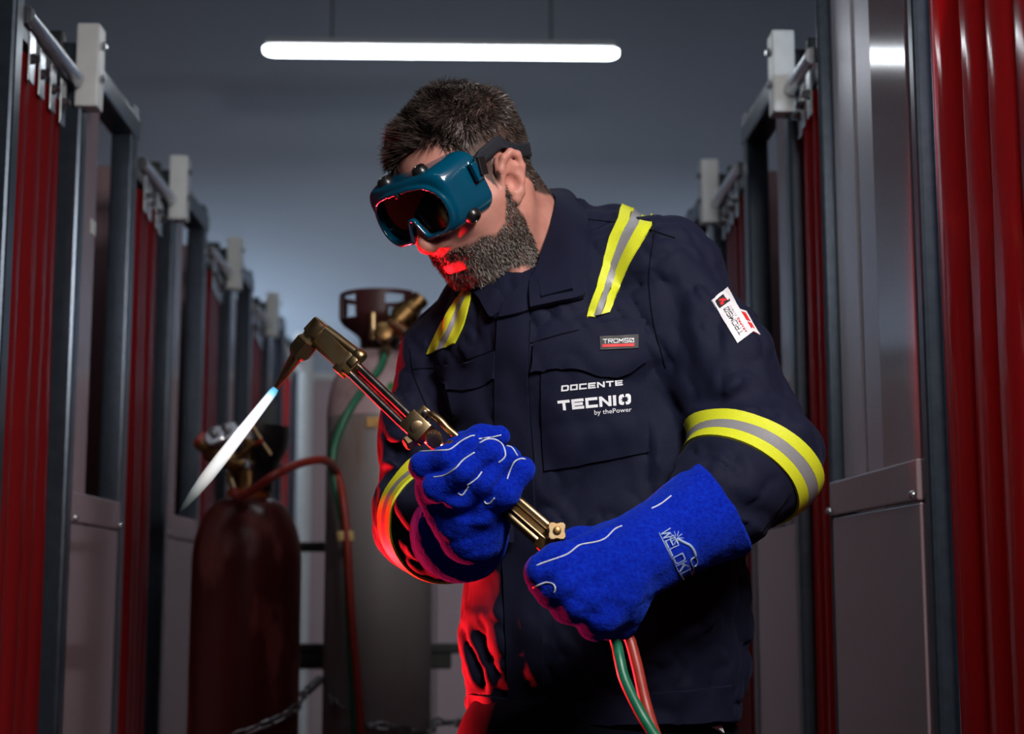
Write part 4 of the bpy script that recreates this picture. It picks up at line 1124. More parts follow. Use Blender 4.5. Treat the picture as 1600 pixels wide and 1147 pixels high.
def seg(e, col): 
    up = col[-1] - col[0]; up = up / np.linalg.norm(up) * .0075
    return np.array([e + up * k for k in np.linspace(-1, 1, 5)])
cand = R_ if np.linalg.norm(R_[0].mean(0) - ends[0]) < np.linalg.norm(R_[0].mean(0) - ends[1]) else R_[::-1]
R_ = np.concatenate([[seg(ends[0], cand[0])], cand, [seg(ends[1], cand[-1])]])
sv = R_.reshape(-1, 3); m5 = 5
sf = [(i * m5 + j, i * m5 + j + 1, (i + 1) * m5 + j + 1, (i + 1) * m5 + j) for i in range(len(R_) - 1) for j in range(m5 - 1)]
st = MB().add(sv, sf).build('strap', 'strap_cloth', goggles, True); so = st.modifiers.new('solid', 'SOLIDIFY'); so.thickness = .003; so.offset = 0
for s in (1, -1):
    MB().obox(hw(np.array([s * .0895, .066, .018]) + GO), HM @ np.array([0, .8, .25]) / np.linalg.norm([0, .8, .25]), HM @ np.array([0, -.25, .8]) / np.linalg.norm([0, .8, .25]), HM @ np.array([1., 0, 0]), .006, .011, .0035, .001).build('buckle', 'black_plastic', goggles)
# ================================================================== pieces sewn on jacket and gloves
def cr_grid(G, nu, nv):
    """Catmull-Rom/linear upsample of a coarse grid of tuples"""
    G = np.array(G, float)
    def up(A, n):
        if len(A) == 2: return np.array([A[0] + (A[1] - A[0]) * t for t in np.linspace(0, 1, n)])
        xs_ = np.linspace(0, len(A) - 1, n); out = []
        P = np.concatenate([[2 * A[0] - A[1]], A, [2 * A[-1] - A[-2]]])
        for x in xs_:
            i = min(int(x), len(A) - 2); t = x - i; a, b, c, d = P[i:i + 4]
            out.append(.5 * (2 * b + (c - a) * t + (2 * a - 5 * b + 4 * c - d) * t * t + (3 * b - a - 3 * c + d) * t ** 3))
        return np.array(out)
    G = up(G, nu); return np.swapaxes(up(np.swapaxes(G, 0, 1), nv), 0, 1)
def slab(P3, off, thick, name, m, parent, towards=None, closed=False, smooth_it=2, sub=None):
    """a curved sheet from a grid of surface points: raised by off, with thickness; edges closed"""
    P3 = np.array(P3, float); nu, nv = P3.shape[:2]
    for _ in range(smooth_it):
        Q = P3.copy(); Q[1:-1, 1:-1] = (P3[:-2, 1:-1] + P3[2:, 1:-1] + P3[1:-1, :-2] + P3[1:-1, 2:] + 2 * P3[1:-1, 1:-1]) / 6; P3 = Q
    gu = np.gradient(P3, axis=0); gv = np.gradient(P3, axis=1); n = np.cross(gu, gv); n /= np.linalg.norm(n, axis=2)[..., None] + 1e-12
    t = (CAM if towards is None else np.array(towards)) - P3
    if towards is None or True:
        sgn = np.sign((n * t).sum(2).mean()) if towards is None else np.sign((n * -t).sum(2).mean())
        n = n * (sgn if sgn else 1)
    top = P3 + n * (off + thick); bot = P3 + n * (off - .003)
    v = np.concatenate([top.reshape(-1, 3), bot.reshape(-1, 3)]); N = nu * nv; f = []
    for i in range(nu - 1):
        for j in range(nv - 1):
            a = i * nv + j; q = (a, a + 1, a + nv + 1, a + nv); f.append(q); f.append(tuple(x + N for x in q[::-1]))
    if not closed:
        for j in range(nv - 1): f.append((j, j + N, j + 1 + N, j + 1)); a = (nu - 1) * nv + j; f.append((a, a + 1, a + 1 + N, a + N))
    for i in range(nu - 1): a = i * nv; f.append((a, a + nv, a + nv + N, a + N)); a = i * nv + nv - 1; f.append((a, a + N, a + nv + N, a + nv))
    o = MB().add(v, f).build(name, m, None, 'auto'); o.parent = parent; return o
def on(bvh, G, nu, nv):
    """project a coarse grid of picture points on a surface"""
    g = cr_grid(G, nu, nv); out = np.zeros((nu, nv, 3)); miss = []
    for i in range(nu):
        for j in range(nv):
            h = cast(bvh, *g[i, j]); 
            if h is None: miss.append((i, j))
            else: out[i, j] = h
    ok = np.ones((nu, nv), bool)
    for ij in miss: ok[ij] = False
    for (i, j) in miss:
        d = [(abs(a - i) + abs(b - j), a, b) for a in range(nu) for b in range(nv) if ok[a, b]]
        if d: _, a, b = min(d); out[i, j] = W(*g[i, j], out[a, b][1])
    return out
def seam(bvh, pts, r, name, m, parent, off=.0004, n=40):
    c = bez([np.array(p, float) for p in pts], n); P = [cast(bvh, p[0], p[1], off) for p in c]; P = [p for p in P if p is not None]
    P = np.array(P)
    if len(P) > 4: P[1:-1] = (P[:-2] + P[1:-1] + P[2:]) / 3
    o = MB().tube(list(P), r, 6).build(name, m, None, True); o.parent = parent; return o

# placket, pockets, flaps
slab(on(JB, [[(779, 492), (828, 484)], [(775, 600), (826, 600)], [(776, 700), (834, 740)], [(786, 880), (842, 880)], [(792, 1000), (848, 1000)], [(797, 1120), (852, 1120)]], 60, 8), 0, .0035, 'placket', 'navy_cloth', jacket)
slab(on(JB, [[(846, 582), (1006, 562)], [(848, 660), (1010, 640)], [(851, 736), (1014, 706)]], 24, 26), 0, .0030, 'pocket', 'navy_cloth', jacket)
slab(on(JB, [[(838, 537), (890, 524), (945, 508), (1006, 502)], [(834, 560), (890, 551), (950, 545), (1006, 535)], [(830, 582), (890, 577), (960, 588), (1007, 563)]], 14, 26), .0025, .0045, 'pocket_flap', 'navy_cloth', jacket)
slab(on(JB, [[(684, 572), (730, 566), (776, 548)], [(700, 612), (740, 609), (775, 593)]], 8, 16), .001, .0045, 'pocket_flap', 'navy_cloth', jacket)
slab(on(JB, [[(700, 614), (775, 596)], [(715, 680), (772, 680)]], 12, 12), 0, .0022, 'pocket', 'navy_cloth', jacket)
slab(on(JB, [[(736, 1084), (800, 1092), (870, 1098), (1000, 1084), (1080, 1078), (1142, 1070)], [(738, 1128), (800, 1131), (870, 1132), (1000, 1131), (1080, 1130), (1140, 1126)]], 8, 60), 0, .0045, 'waistband', 'navy_cloth', jacket)
for pts in ([(645, 577), (700, 571), (776, 546)], [(829, 536), (900, 517), (1010, 499)], [(1022, 366), (1014, 430), (1020, 500), (1040, 575)], [(912, 342), (990, 352), (1055, 372)], [(640, 545), (648, 590), (668, 640)],
            [(828, 500), (826, 600), (836, 740)], [(856, 730), (930, 724), (1010, 700)]):
    seam(JB, pts, .0009, 'seam', 'navy_dark', jacket, .0002)
# reflective bands
def tape(rows, cuts, nu, base=JB):
    """rows: list of (left, right) picture points; cuts: fractions across"""
    for k, m in enumerate(('stripe_yellow', 'stripe_silver', 'stripe_yellow')):
        a, b = cuts[k], cuts[k + 1]
        G = [[tuple(np.array(l) + (np.array(r) - np.array(l)) * a), tuple(np.array(l) + (np.array(r) - np.array(l)) * b)] for l, r in rows]
        P = on(base, G, nu, 5)
        if wrap:
            ext = []
            for s in range(1, 6):
                row = []
                for j in range(5):
                    p = P[0, j] + np.array([.004, .02, 0]) * s; h = base.ray_cast(Vector((p[0], p[1], 2.0)), Vector((0, 0, -1)))[0]
                    row.append(np.array(h) if h is not None else p)
                ext.append(row)
            P = np.concatenate([np.array(ext)[::-1], P])
        slab(P, .0012, .0014, ('yellow_tape', 'silver_tape')[k == 1], m, jacket, smooth_it=1)
wrap = True
tape([((966, 343), (1019, 352)), ((952, 375), (1003, 380)), ((942, 412), (984, 412)), ((930, 455), (968, 450)), ((917, 497), (953, 489))], (0, .33, .63, 1), 26)
wrap = True
tape([((726, 452), (738, 455)), ((707, 478), (733, 478)), ((690, 508), (724, 510)), ((668, 554), (711, 537))], (0, .34, .62, 1), 22)
def band(C, A, widths, n=56, bvh=JB, spin=None):
    A = np.array(A) / np.linalg.norm(A); u = np.cross(A, [0, 0, 1.]); u /= np.linalg.norm(u); w = np.cross(A, u)
    for k, m in enumerate(('stripe_yellow', 'stripe_silver', 'stripe_yellow')):
        t0, t1 = widths[k], widths[k + 1]; P = np.zeros((n + 1, 4, 3))
        for i in range(n + 1):
            a = 2 * math.pi * (i % n) / n; d = u * math.cos(a) + w * math.sin(a)
            for j, t in enumerate(np.linspace(t0, t1, 4)):
                o = C + A * t; h = bvh.ray_cast(Vector(o), Vector(d), .13)[0]
                P[i, j] = np.array(h) if h is not None else o + d * .07
        # outliers where the ray leaves into the torso: pull towards the neighbours' radius
        r_ = np.linalg.norm(P - C, axis=2); med = np.median(r_); f = np.minimum(1, 1.25 * med / r_); P = C + (P - C) * f[..., None]
        for _ in range(2): P[1:-1] = (P[:-2] + P[1:-1] * 2 + P[2:]) / 4; P[0] = P[-1] = (P[1] + P[-2]) / 2
        slab(P, .0022, .0014, ('yellow_tape', 'silver_tape')[k == 1], m, jacket, towards=C, smooth_it=1, closed=True)
cb = W(1172, 738, 1.765); ab_ = W(1132, 812, 1.725) - W(1205, 665, 1.785)
band(cb, ab_, (-.0235, -.008, .008, .0235))
cb2 = ER_ + (WR - ER_) * .42; band(cb2, WR - ER_ + np.array([.0, 0, .02]), (-.030, -.013, .004, .020))

# collar: two turned-down flaps with real thickness
def free_slab(G, nu, nv, thick, name, m, parent):
    g = cr_grid([[tuple(W(*p)) for p in row] for row in G], nu, nv); return slab(g, 0, thick, name, m, parent, smooth_it=1)
near = [[(850, 300, 1.99), (885, 300, 1.985), (905, 322, 1.97)], [(868, 314, 1.905), (893, 322, 1.890), (917, 343, 1.865)], [(863, 350, 1.875), (892, 366, 1.850), (918, 392, 1.832)],
        [(851, 388, 1.862), (882, 408, 1.832), (915, 438, 1.812)], [(841, 416, 1.846), (874, 438, 1.818), (911, 463, 1.801)], [(834, 432, 1.836), (850, 452, 1.813), (870, 473, 1.802)], [(828, 440, 1.830), (828, 461, 1.815), (829, 482, 1.806)]]
free_slab(near, 40, 12, .004, 'collar', 'navy_cloth', jacket)
stand = [[(826, 436, 1.832), (829, 485, 1.812)], [(805, 455, 1.830), (806, 492, 1.814)], [(788, 470, 1.831), (780, 497, 1.826)]]
free_slab(stand, 10, 8, .003, 'collar_stand', 'navy_cloth', jacket)
far_ = [[(735, 440, 1.90), (722, 452, 1.90)], [(752, 446, 1.868), (745, 462, 1.862)], [(772, 450, 1.848), (757, 480, 1.846)], [(783, 458, 1.842), (768, 497, 1.834)], [(789, 470, 1.836), (781, 490, 1.830)]]
free_slab(far_, 24, 8, .004, 'collar', 'navy_cloth', jacket)
vel = [[(843, 441, 1.825), (892, 428, 1.818)], [(847, 468, 1.806), (896, 455, 1.802)]]
g = cr_grid([[tuple(W(*p)) for p in row] for row in vel], 6, 10); slab(g, .0045, .0015, 'hook_tab', 'navy_cloth', jacket, smooth_it=0)

# ---------------------------------------------------------------- lettering
def surf_of(objs):
    """one surface of the jacket and the pieces sewn on it"""
    vs = [tuple(v) for v in JV]; fs = JQ.tolist()
    for ob in objs:
        b = len(vs); vs += [v.co[:] for v in ob.data.vertices]; fs += [[k + b for k in p.vertices] for p in ob.data.polygons]
    return BVHTree.FromPolygons(vs, fs)
JT = surf_of([o for o in jacket.children if o.name.split('.')[0] in ('pocket', 'pocket_flap', 'placket')])
def bar(a, b, c, d): return [(a, b), (c, b), (c, d), (a, d)]
def nbar(n): return [bar(k / n, 0, (k + 1) / n, 1) for k in range(n)]
def glyphs(s, v):
    """letters as quads on a unit square; s horizontal stroke thickness, v vertical stroke width"""
    o = [bar(0, 0, v, 1), bar(1 - v, 0, 1, 1), bar(v, 0, 1 - v, s), bar(v, 1 - s, 1 - v, 1)]
    m = .5 - s / 2; M_ = .5 + s / 2
    g = {'T': [bar(0, 1 - s, 1, 1), bar(.5 - v / 2, 0, .5 + v / 2, 1 - s)], 'E': [bar(0, 0, v, 1), bar(v, 0, 1, s), bar(v, m, .92, M_), bar(v, 1 - s, 1, 1)],
         'C': [bar(0, 0, v, 1), bar(v, 0, 1, s), bar(v, 1 - s, 1, 1)], 'N': [bar(0, 0, v, 1), bar(1 - v, 0, 1, 1), [(v * .9, 1), (1 - v, .35), (1 - v, 0), (v, .65)]],
         'I': [bar(0, 0, 1, 1)], 'O': o, 'D': [bar(0, 0, v, 1), bar(v, 0, .82, s), bar(v, 1 - s, .82, 1), [(.82, 0), (1, .2), (1, .8), (.82, 1)][:0] or bar(1 - v, .12, 1, .88), [(.82, 0), (1, .14), (1 - v, .3), (.8, s)], [(.8, 1 - s), (1 - v, .7), (1, .86), (.82, 1)]],
         'R': [bar(0, 0, v, 1), bar(v, 1 - s, 1, 1), bar(1 - v, .45, 1, 1 - s), bar(v, .42, 1, .42 + s), [(.45, .42), (.45 + v * 1.2, .42), (1, 0), (1 - v * 1.2, 0)]],
         'M': [bar(0, 0, v, 1), bar(1 - v, 0, 1, 1), [(v, 1), (v, .65), (.5, .25), (.5, .58)], [(1 - v, 1), (.5, .58), (.5, .25), (1 - v, .65)]],
         'S': [bar(0, 1 - s, 1, 1), bar(0, .5, v, 1 - s), bar(0, m, 1, M_), bar(1 - v, s, 1, .5), bar(0, 0, 1, s)], '0': o + [[(.05, .0), (.05 + v * 1.1, 0), (.95, 1), (.95 - v * 1.1, 1)]],
         'A': [[(0, 0), (v, 0), (.5 + v / 2, 1), (.5 - v / 2, 1)], [(1 - v, 0), (1, 0), (.5 + v / 2, 1), (.5 - v / 2, 1)], bar(.25, .25, .75, .25 + s)],
         'P': [bar(0, 0, v, 1), bar(v, 1 - s, 1, 1), bar(1 - v, .45, 1, 1 - s), bar(v, .42, 1, .42 + s)], 'L': [bar(0, 0, v, 1), bar(v, 0, 1, s)],
         'K': [bar(0, 0, v, 1), [(v, .4), (v, .62), (.8, 1), (1, 1)], [(.3, .55), (.45, .68), (1, 0), (.8, 0)]],
         'W': [[(0, 1), (v, 1), (.25 + v / 2, 0), (.25 - v / 2, 0)], [(.25 - v / 2, 0), (.25 + v / 2, 0), (.5 + v / 2, .8), (.5 - v / 2, .8)], [(.5 - v / 2, .8), (.5 + v / 2, .8), (.75 + v / 2, 0), (.75 - v / 2, 0)], [(.75 - v / 2, 0), (.75 + v / 2, 0), (1, 1), (1 - v, 1)]]}
    return g
def letter_quads(text, s, v, gap=.16, widths={}):
    G = glyphs(s, v); x = 0; out = []
    for ch in text:
        w = widths.get(ch, 1.0); 
        if ch == ' ': x += .5; continue
        out += [[(x + p[0] * w, p[1]) for p in q] for q in G[ch]]; x += w + gap
    W_ = x - gap
    return [[(p[0] / W_, p[1]) for p in q] for q in out]
def gear():
    out = []; n = 32
    for i in range(n):
        a0, a1 = 2 * math.pi * i / n, 2 * math.pi * (i + 1) / n
        if abs(math.sin((a0 + a1) / 2)) > .985: continue
        def R(a): return .5 / max(abs(math.cos(a)), abs(math.sin(a))) if max(abs(math.cos(a)), abs(math.sin(a))) > .85 else .59
        def r(a): return .27 + .07 * math.cos(8 * a)
        out.append([(.5 + r(a0) * math.cos(a0), .5 + r(a0) * math.sin(a0)), (.5 + R(a0) * math.cos(a0), .5 + R(a0) * math.sin(a0)), (.5 + R(a1) * math.cos(a1), .5 + R(a1) * math.sin(a1)), (.5 + r(a1) * math.cos(a1), .5 + r(a1) * math.sin(a1))])
    return out
def lay(quads, box, bvh, off, name, m, parent):
    """box: picture corners TL, TR, BR, BL"""
    TL, TR, BR, BL = (np.array(p, float) for p in box); v = []; f = []
    for q in quads:
        ids_ = []
        for (u, w) in q:
            p = (BL * (1 - u) + BR * u) * (1 - w) + (TL * (1 - u) + TR * u) * w; h = cast(bvh, p[0], p[1], off)
            if h is None: break
            ids_.append(h)
        if len(ids_) == len(q): f.append(tuple(range(len(v), len(v) + len(q)))); v += ids_
    if not f: return
    o = MB().add(v, f).build(name, m, None); o.parent = parent; return o
bold = (.27, .23)
o = lay(letter_quads('DOCENTE', .25, .22, .17), [(877.4, 602.5), (972.3, 593.4), (973, 602), (876.8, 611.9)], JT, .0008, 'printed_lettering', 'print_white', jacket)
tq = [[(p[0] * .80, p[1]) for p in q] for q in letter_quads('TECNI', .28, .24, .14, {'I': .26})] + [[(.835 + p[0] * .165, p[1]) for p in q] for q in gear()]
lay(tq, [(871, 626.5), (985, 615), (985.5, 631.5), (873, 642)], JT, .0008, 'printed_lettering', 'print_white', jacket)
def font_quads(text):
    cu = bpy.data.curves.new('t', 'FONT'); cu.body = text; cu.resolution_u = 3
    ob = bpy.data.objects.new('t', cu); COL.objects.link(ob); me = bpy.data.meshes.new_from_object(ob.evaluated_get(bpy.context.evaluated_depsgraph_get()))
    P = np.array([v.co[:2] for v in me.vertices]); F_ = [list(p.vertices) for p in me.polygons]
    lo_, hi_ = P.min(0), P.max(0); P = (P - lo_) / (hi_ - lo_); out = [[tuple(P[i]) for i in f] for f in F_]
    bpy.data.objects.remove(ob); bpy.data.curves.remove(cu); bpy.data.meshes.remove(me); return out
lay(font_quads('by thePower'), [(928.5, 640.8), (986.2, 636.2), (986.8, 645.2), (929, 650.6)], JT, .0008, 'printed_lettering', 'print_white', jacket)
# woven label on the pocket flap
lab = slab(on(JT, [[(937, 526), (997, 523)], [(938, 547), (997, 544)]], 6, 12), .0010, .0006, 'woven_label', 'print_black', jacket, smooth_it=1)
JL = surf_of([lab])
lay(letter_quads('TROMS0', .16, .13, .18), [(942, 530), (990.4, 528.3), (990.6, 535), (942, 536.8)], JL, .0006, 'label_lettering', 'print_white', jacket)
lay(nbar(16), [(941, 538.2), (991, 536.4), (991, 541), (941, 542.6)], JL, .0006, 'label_bar', 'print_red', jacket)
# white label on the sleeve
sl_ = slab(on(JB, [[(1111, 469.5), (1136, 450)], [(1132, 503), (1156, 485)], [(1152, 536.7), (1176, 519)]], 14, 8), .0008, .0008, 'sleeve_label', 'label_white', jacket, smooth_it=1)
se_ = slab(on(JB, [[(1155, 484), (1165, 487)], [(1165, 501), (1176, 506)], [(1175, 518), (1187, 524)]], 8, 4), .0008, .0008, 'label_edge', 'label_white', jacket, smooth_it=1)
JS = surf_of([sl_, se_])
lay(nbar(4), [(1117, 470), (1133, 457), (1141, 470), (1124.5, 482)], JS, .0005, 'label_emblem', 'print_black', jacket)
lay([bar(0, 0, .45, .5), bar(.3, .35, .75, .8), bar(.6, .2, 1, .5), bar(.1, .7, .4, 1)], [(1122, 470), (1132, 462), (1137, 470), (1127, 478)], JS, .0009, 'label_emblem', 'print_red', jacket)
lay(letter_quads('TROMS0', .13, .11, .22), [(1155.4, 524), (1130.4, 483.5), (1137.6, 479), (1162, 519.6)], JS, .0006, 'label_lettering', 'print_black', jacket)
lay(letter_quads('ARAPRO', .22, .2, .35), [(1164.3, 519.8), (1151, 497.8), (1154, 496), (1167.5, 518)], JS, .0006, 'label_lettering', 'print_red', jacket)
lay(letter_quads('SERIES', .1, .1, .8), [(1149, 494.5), (1139.6, 479), (1142, 477.4), (1151.6, 493)], JS, .0006, 'label_lettering', 'stripe_silver', jacket)
lay([bar(0, .08, .42, .92), bar(.5, .08, 1, .92)], [(1158, 487.5), (1164.5, 488.5), (1185, 521), (1176, 517.5)][::-1] if False else [(1165, 489), (1185, 521.5), (1176.5, 517.5), (1157, 486.5)], JS, .0006, 'label_emblem', 'print_red', jacket)

# ---------------------------------------------------------------- glove piping and print
def pipe(bvh, pts, parent, r=.0008, off=.0004): seam(bvh, pts, r, 'piping', 'piping', parent, off, 30)
for pts in ([(655, 706), (690, 704), (704, 702), (720, 690), (735, 682), (742, 681)], [(677, 746), (695, 743), (712, 732), (725, 718), (742, 707)], [(748, 686), (765, 684), (783, 680)],
            [(749, 693), (760, 687), (773, 687), (785, 695), (790, 710), (786, 718), (779, 723)], [(753, 737), (745, 748), (730, 758)], [(716, 771), (722, 774), (728, 767), (732, 760)], [(792, 697), (800, 700), (808, 712)],
            [(793, 749), (797, 735), (803, 722), (812, 717), (821, 718)], [(757, 783), (760, 787), (766, 786), (773, 778)]):
    pipe(RB, pts, gloveR)
for pts in ([(972, 822), (960, 827), (950, 838), (939, 845), (920, 849), (904, 852), (889, 865), (868, 873), (850, 879), (838, 884)], [(833, 918), (846, 912), (855, 910), (865, 913), (868, 920), (866, 926)], [(1018, 795), (1032, 788), (1049, 775)]):
    pipe(LB, pts, gloveL)
lay(letter_quads('WELDKO', .10, .10, .12, {'W': 1.2}), [(1046, 826), (1082, 897), (1066.5, 905), (1030, 832.5)], LB, .0022, 'glove_print', 'glove_print', gloveL)
def ink(pts, r=.0006): seam(LB, pts, r, 'glove_print', 'glove_print', gloveL, .0006, 16)
ink([(1029.5, 833), (1048, 870), (1066, 906)])
for a in range(0, 360, 36):
    c_, s_ = math.cos(math.radians(a)), math.sin(math.radians(a)); ink([(1056.5 + 3 * c_, 841 + 3 * s_), (1056.5 + 6 * c_, 841 + 6 * s_), (1056.5 + 11 * c_, 841 + 11 * s_)], .0004)
ink([(1057, 842), (1068, 848), (1078, 853), (1084, 862), (1086, 870)], .0017); ink([(1086, 870), (1080, 873), (1079, 879), (1083, 886), (1083, 893), (1081, 900)]); ink([(1086, 870), (1089, 876), (1088, 882), (1085, 885)])
# grey tag on the trousers' pocket
TB = bvh_of(TV, TQ)
gg = cr_grid([[tuple(W(1100, 1117, 1.875)), tuple(W(1122, 1122, 1.885))], [tuple(W(1112, 1134, 1.875)), tuple(W(1130, 1146, 1.885))]], 4, 6)
slab(gg, .001, .0012, 'pocket_tag', 'label_white', trousers, smooth_it=0)
# ================================================================== cutting torch
def YT(x): return 1.752 + (x - 490) * (-.098 / 380)
def T(px, py, dy=0.0): return W(px, py, YT(px) + dy)
torch = empty('cutting_torch', tuple(T(740, 745)), 'brass cutting torch with steel tubes and fluted handle held by both gloves', 'torch')
tb = lambda mb, n, m, p=torch, s='auto': mb.build(n, m, p, s)
dT = T(640, 662) - T(545, 574); dT /= np.linalg.norm(dT)
vw = T(600, 620) - CAM; vw /= np.linalg.norm(vw)
nT = np.cross(dT, vw); nT /= np.linalg.norm(nT)              # across the torch in the picture (up-right)
if nT[2] < 0: nT = -nT
bT = np.cross(dT, nT)
# nozzle
n0, n1 = T(431, 606), T(463, 557); dn = n1 - n0; Ln = np.linalg.norm(dn); dn /= Ln
nz = tb(MB().prof(n0, dn, [(0, .0028), (.001, .0034), (Ln * .35, .0042), (Ln * .36, .0050), (Ln * .95, .0072), (Ln, .0085)], 20), 'nozzle', 'copper')
hn = T(462, 558); hx_ = T(487, 527) - hn; Lh = np.linalg.norm(hx_)
tb(MB().prof(hn, hx_, [(0, .0085), (.004, .0125), (.008, .0150), (Lh * .78, .0150), (Lh * .86, .0125), (Lh, .0115)], 6, phase=.35), 'hex_nut', 'brass')
hd = T(483, 532); tb(MB().prof(hd, T(501, 510) - hd, [(0, .0105), (.006, .0115), (.022, .0130), (.026, .0120), (.027, .0085)], 20), 'head_socket', 'brass')
tb(MB().obox(T(497, 518), dT, nT, bT, .012, .0098, .0105, .002), 'head_top', 'brass')
rings = []
for t, hw_, hd_, dn_ in [(0, .0125, .012, 0), (.012, .0135, .0125, 0), (.05, .0115, .0115, -.001), (.058, .0105, .0105, -.001)]:
    c = T(503, 529) + dT * t + nT * dn_
    rings.append([c + nT * hw_ * sx + bT * hd_ * sy for sx, sy in ((-1, -.7), (-.7, -1), (.7, -1), (1, -.7), (1, .7), (.7, 1), (-.7, 1), (-1, .7))])
tb(MB().loft(rings), 'head_block', 'brass')
tb(MB().tube([T(509, 516, -.004), T(562, 556, -.004)], [.0068, .0062], 14), 'oxygen_passage', 'brass')
tb(MB().prof(T(556, 551, -.004), dT, [(0, .0070), (.003, .0082), (.010, .0082), (.012, .0066)], 14), 'end_cap', 'brass')
tb(MB().obox(T(541, 570), dT, nT, bT, .0055, .0135, .0125, .0015), 'tube_clamp', 'brass')
tb(MB().obox(T(552, 566, -.008), dT, nT, bT, .005, .0055, .006, .0015), 'clamp_lug', 'brass')
# three steel tubes
for a, b, dy, r in (((540, 577), (634, 668), -.004, .0046), ((552, 565), (646, 655), .004, .0046), ((547, 571), (640, 662), .012, .0040)):
    tb(MB().tube([T(*a, dy), T(*b, dy)], r, 14), 'tube', 'steel_dark')
# valve body with lever lug
tb(MB().obox(T(652, 668), dT, nT, bT, .0150, .0128, .0125, .0022), 'valve_body', 'brass')
tb(MB().prof(T(652, 668, -.0125), -vw, [(-.002, .0075), (.0010, .0075), (.0015, .0062)], 24), 'valve_cover', 'brass')
lug = tb(MB().obox(T(658, 650), nT, dT, bT, .0115, .0062, .0055, .002), 'lever_lug', 'brass')
tb(MB().prof(T(663, 645, -.007), -vw, [(-.001, .0030), (.0020, .0030), (.0024, .0018)], 14), 'pivot_pin', 'steel_dark', lug)
lev = pxcurve([(663, 645, YT(663)), (675, 648, YT(675) - .004), (688, 657, YT(688) - .004), (700, 670, YT(700) - .002), (712, 680, YT(712)), (722, 690, YT(722) + .004), (745, 712, YT(745) + .012)], 24)
tb(MB().tube(lev, [.0035] * 4 + [.0042] * (len(lev) - 4), 10), 'lever', 'brass')
tb(MB().tube([T(664, 667, -.004), T(672, 657, -.004)], .0020, 8), 'stop_pin', 'brass')
ax_k = -vw + dT * .35 - nT * .25; ax_k /= np.linalg.norm(ax_k)
kn = MB(); kc = T(677, 683, -.014)
rg_ = []
for t, r0 in [(0, .0080), (.001, .0092), (.010, .0092), (.012, .0082)]:
    u = np.cross(ax_k, [0, 0, 1.]); u /= np.linalg.norm(u); w = np.cross(ax_k, u)
    rg_.append([kc + ax_k * t + (r0 * (1 + .045 * (i % 2))) * (math.cos(a) * u + math.sin(a) * w) for i, a in enumerate(np.linspace(0, 2 * math.pi, 40, endpoint=False))])
kn.loft(rg_); tb(kn, 'valve_knob', 'brass', s=False)
kt = MB()
for i in range(-3, 4):
    for j in range(-3, 4):
        if i * i + j * j < 11: kt.obox(kc + ax_k * .0122 + u * i * .0021 + w * j * .0021, u, w, ax_k, .0007, .0007, .0006)
tb(kt, 'knurling', 'brass', s=False)
tb(MB().prof(T(653, 684), T(640, 691, -.006) - T(653, 684), [(0, .0050), (.004, .0050), (.005, .0085), (.015, .0085), (.017, .0060)], 6), 'side_valve', 'brass')
tb(MB().prof(T(672, 684), dT, [(0, .0085), (.012, .0085), (.014, .0070), (.034, .0070)], 16), 'handle_ferrule', 'copper')
# fluted handle
h0, h1 = T(694, 700), T(866, 850); hd_ = h1 - h0; Lh = np.linalg.norm(hd_); hd_ /= Lh
u = np.cross(hd_, vw); u /= np.linalg.norm(u); w = np.cross(hd_, u); nn = 88
fl = []
for t, k in [(0, .75), (.004, 1), (Lh - .012, 1), (Lh - .006, .9), (Lh, .7)]:
    fl.append([h0 + hd_ * t + k * (.0128 + .0021 * math.cos(11 * a)) * (math.cos(a) * u + math.sin(a) * w) for a in np.linspace(0, 2 * math.pi, nn, endpoint=False)])
tb(MB().loft(fl), 'handle', 'brass')
# rear body with control knob
tb(MB().obox(T(862, 852, -.002), hd_, u, w, .0140, .0130, .0120, .003), 'rear_body', 'brass_old')
tb(MB().prof(T(862, 846, -.006), T(870, 828, -.016) - T(862, 846, -.006), [(0, .0070), (.006, .0075), (.010, .0060), (.014, .0060)], 14), 'knob_stem', 'brass')
kc2 = T(870, 830, -.018); a2 = -vw + np.array([.0, 0, .25]); a2 /= np.linalg.norm(a2); u2 = np.cross(a2, [0, 0, 1.]); u2 /= np.linalg.norm(u2); w2 = np.cross(a2, u2)
rg_ = []
for t, r0 in [(-.010, .0085), (-.009, .0100), (.001, .0100), (.003, .0090)]:
    rg_.append([kc2 + a2 * t + (r0 + .0016 * math.cos(4 * a + math.pi) + .0006 * (i % 2)) * (math.cos(a) * u2 + math.sin(a) * w2) for i, a in enumerate(np.linspace(math.pi / 4, 2 * math.pi + math.pi / 4, 48, endpoint=False))])
kb = tb(MB().loft(rg_), 'control_knob', 'brass', s=False)
tb(MB().prof(kc2, a2, [(.002, .0044), (.0045, .0044), (.005, .0036)], 18), 'knob_button', 'brass_old', kb)
for (px, py, dx, dy) in ((872, 862, 890, 872), (858, 868, 872, 884)):
    tb(MB().prof(T(px, py, .002), T(dx, dy, .004) - T(px, py, .002), [(0, .0055), (.004, .0062), (.010, .0062), (.011, .0048), (.018, .0048)], 6), 'hose_connector', 'brass')
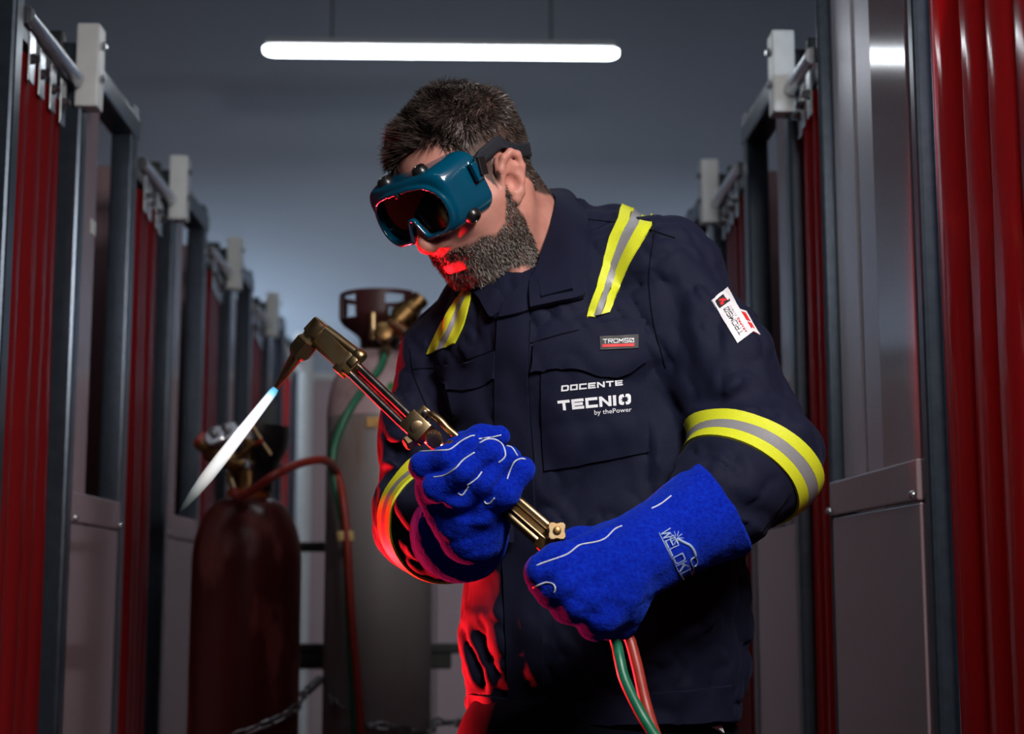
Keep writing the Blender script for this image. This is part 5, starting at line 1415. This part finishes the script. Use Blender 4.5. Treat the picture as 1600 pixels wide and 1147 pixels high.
# supply hoses leaving the lower hand
def sup(pts, m, label):
    o = MB().tube(pxcurve(pts, 70), .0060, 14).build('supply_hose', m, None, True); return tag(o, label, 'hose', 'hoses hanging from the torch')
sup([(888, 870, 1.652), (915, 905, 1.652), (945, 960, 1.655), (962, 1003, 1.640), (968, 1030, 1.628), (976, 1062, 1.620), (997, 1107, 1.612), (1019, 1144, 1.605), (1060, 1210, 1.60), (1130, 1400, 1.62), (1200, 1800, 1.66), (1210, 2300, 1.70), (1150, 2600, 1.85)], 'hose_green', 'green hose hanging from the lower gloved hand')
sup([(874, 884, 1.660), (920, 925, 1.664), (962, 965, 1.664), (982, 995, 1.650), (994, 1035, 1.640), (1006, 1088, 1.630), (1016, 1124, 1.622), (1040, 1200, 1.615), (1090, 1400, 1.635), (1150, 1800, 1.68), (1160, 2300, 1.72), (1080, 2600, 1.87)], 'hose_red', 'red hose hanging from the lower gloved hand')

# ---------------------------------------------------------------- flame: a glowing volume
f0 = T(431, 607); f1 = T(277, 805); fd = Vector(f1 - f0); FLn = fd.length
prof_f = [(t * FLn, r) for t, r in [(0, .0040), (.03, .0052), (.15, .0060), (.35, .0072), (.55, .0080), (.70, .0078), (.82, .0062), (.92, .0036), (1, .0004)]]
fm = MB().prof((0, 0, 0), (0, 0, 1), [(0, .0001)] + prof_f, 24).mesh('torch_flame')
m = bpy.data.materials.new('flame'); m.use_nodes = True; nt = m.node_tree; n = nt.nodes
n.remove(n['Principled BSDF'])
tc = n.new('ShaderNodeTexCoord'); sx = n.new('ShaderNodeSeparateXYZ'); nt.links.new(tc.outputs['Object'], sx.inputs[0])
mz = n.new('ShaderNodeMath'); mz.operation = 'DIVIDE'; mz.inputs[1].default_value = FLn; nt.links.new(sx.outputs['Z'], mz.inputs[0])
cr = n.new('ShaderNodeValToRGB'); e = cr.color_ramp.elements; e[0].position = 0; e[0].color = (.10, .55, 1, 1); e[1].position = 1; e[1].color = (.55, .72, .62, 1)
for pos, c in ((.035, (.25, .75, 1, 1)), (.07, (.85, .92, 1, 1)), (.30, (1, .97, 1, 1)), (.75, (.95, .97, .95, 1))):
    q = cr.color_ramp.elements.new(pos); q.color = c
st_ = n.new('ShaderNodeValToRGB'); e = st_.color_ramp.elements; e[0].position = 0; e[0].color = (.9, .9, .9, 1); e[1].position = 1; e[1].color = (0.0, 0.0, 0.0, 1)
for pos, c in ((.1, 1.0), (.45, .70), (.68, .36), (.85, .10)):
    q = st_.color_ramp.elements.new(pos); q.color = (c, c, c, 1)
nt.links.new(mz.outputs[0], cr.inputs[0]); nt.links.new(mz.outputs[0], st_.inputs[0])
ms = n.new('ShaderNodeMath'); ms.operation = 'MULTIPLY'; ms.inputs[1].default_value = 130.0; nt.links.new(st_.outputs[0], ms.inputs[0])
em = n.new('ShaderNodeEmission'); nt.links.new(cr.outputs[0], em.inputs[0]); nt.links.new(ms.outputs[0], em.inputs[1])
nt.links.new(em.outputs[0], n['Material Output'].inputs['Volume']); MATS['flame'] = m
flame = link('torch_flame', fm, 'flame', None, True)
flame.location = f0; flame.rotation_mode = 'QUATERNION'; flame.rotation_quaternion = fd.to_track_quat('Z', 'Y')
tag(flame, 'long white flame jetting from the torch nozzle', 'flame')
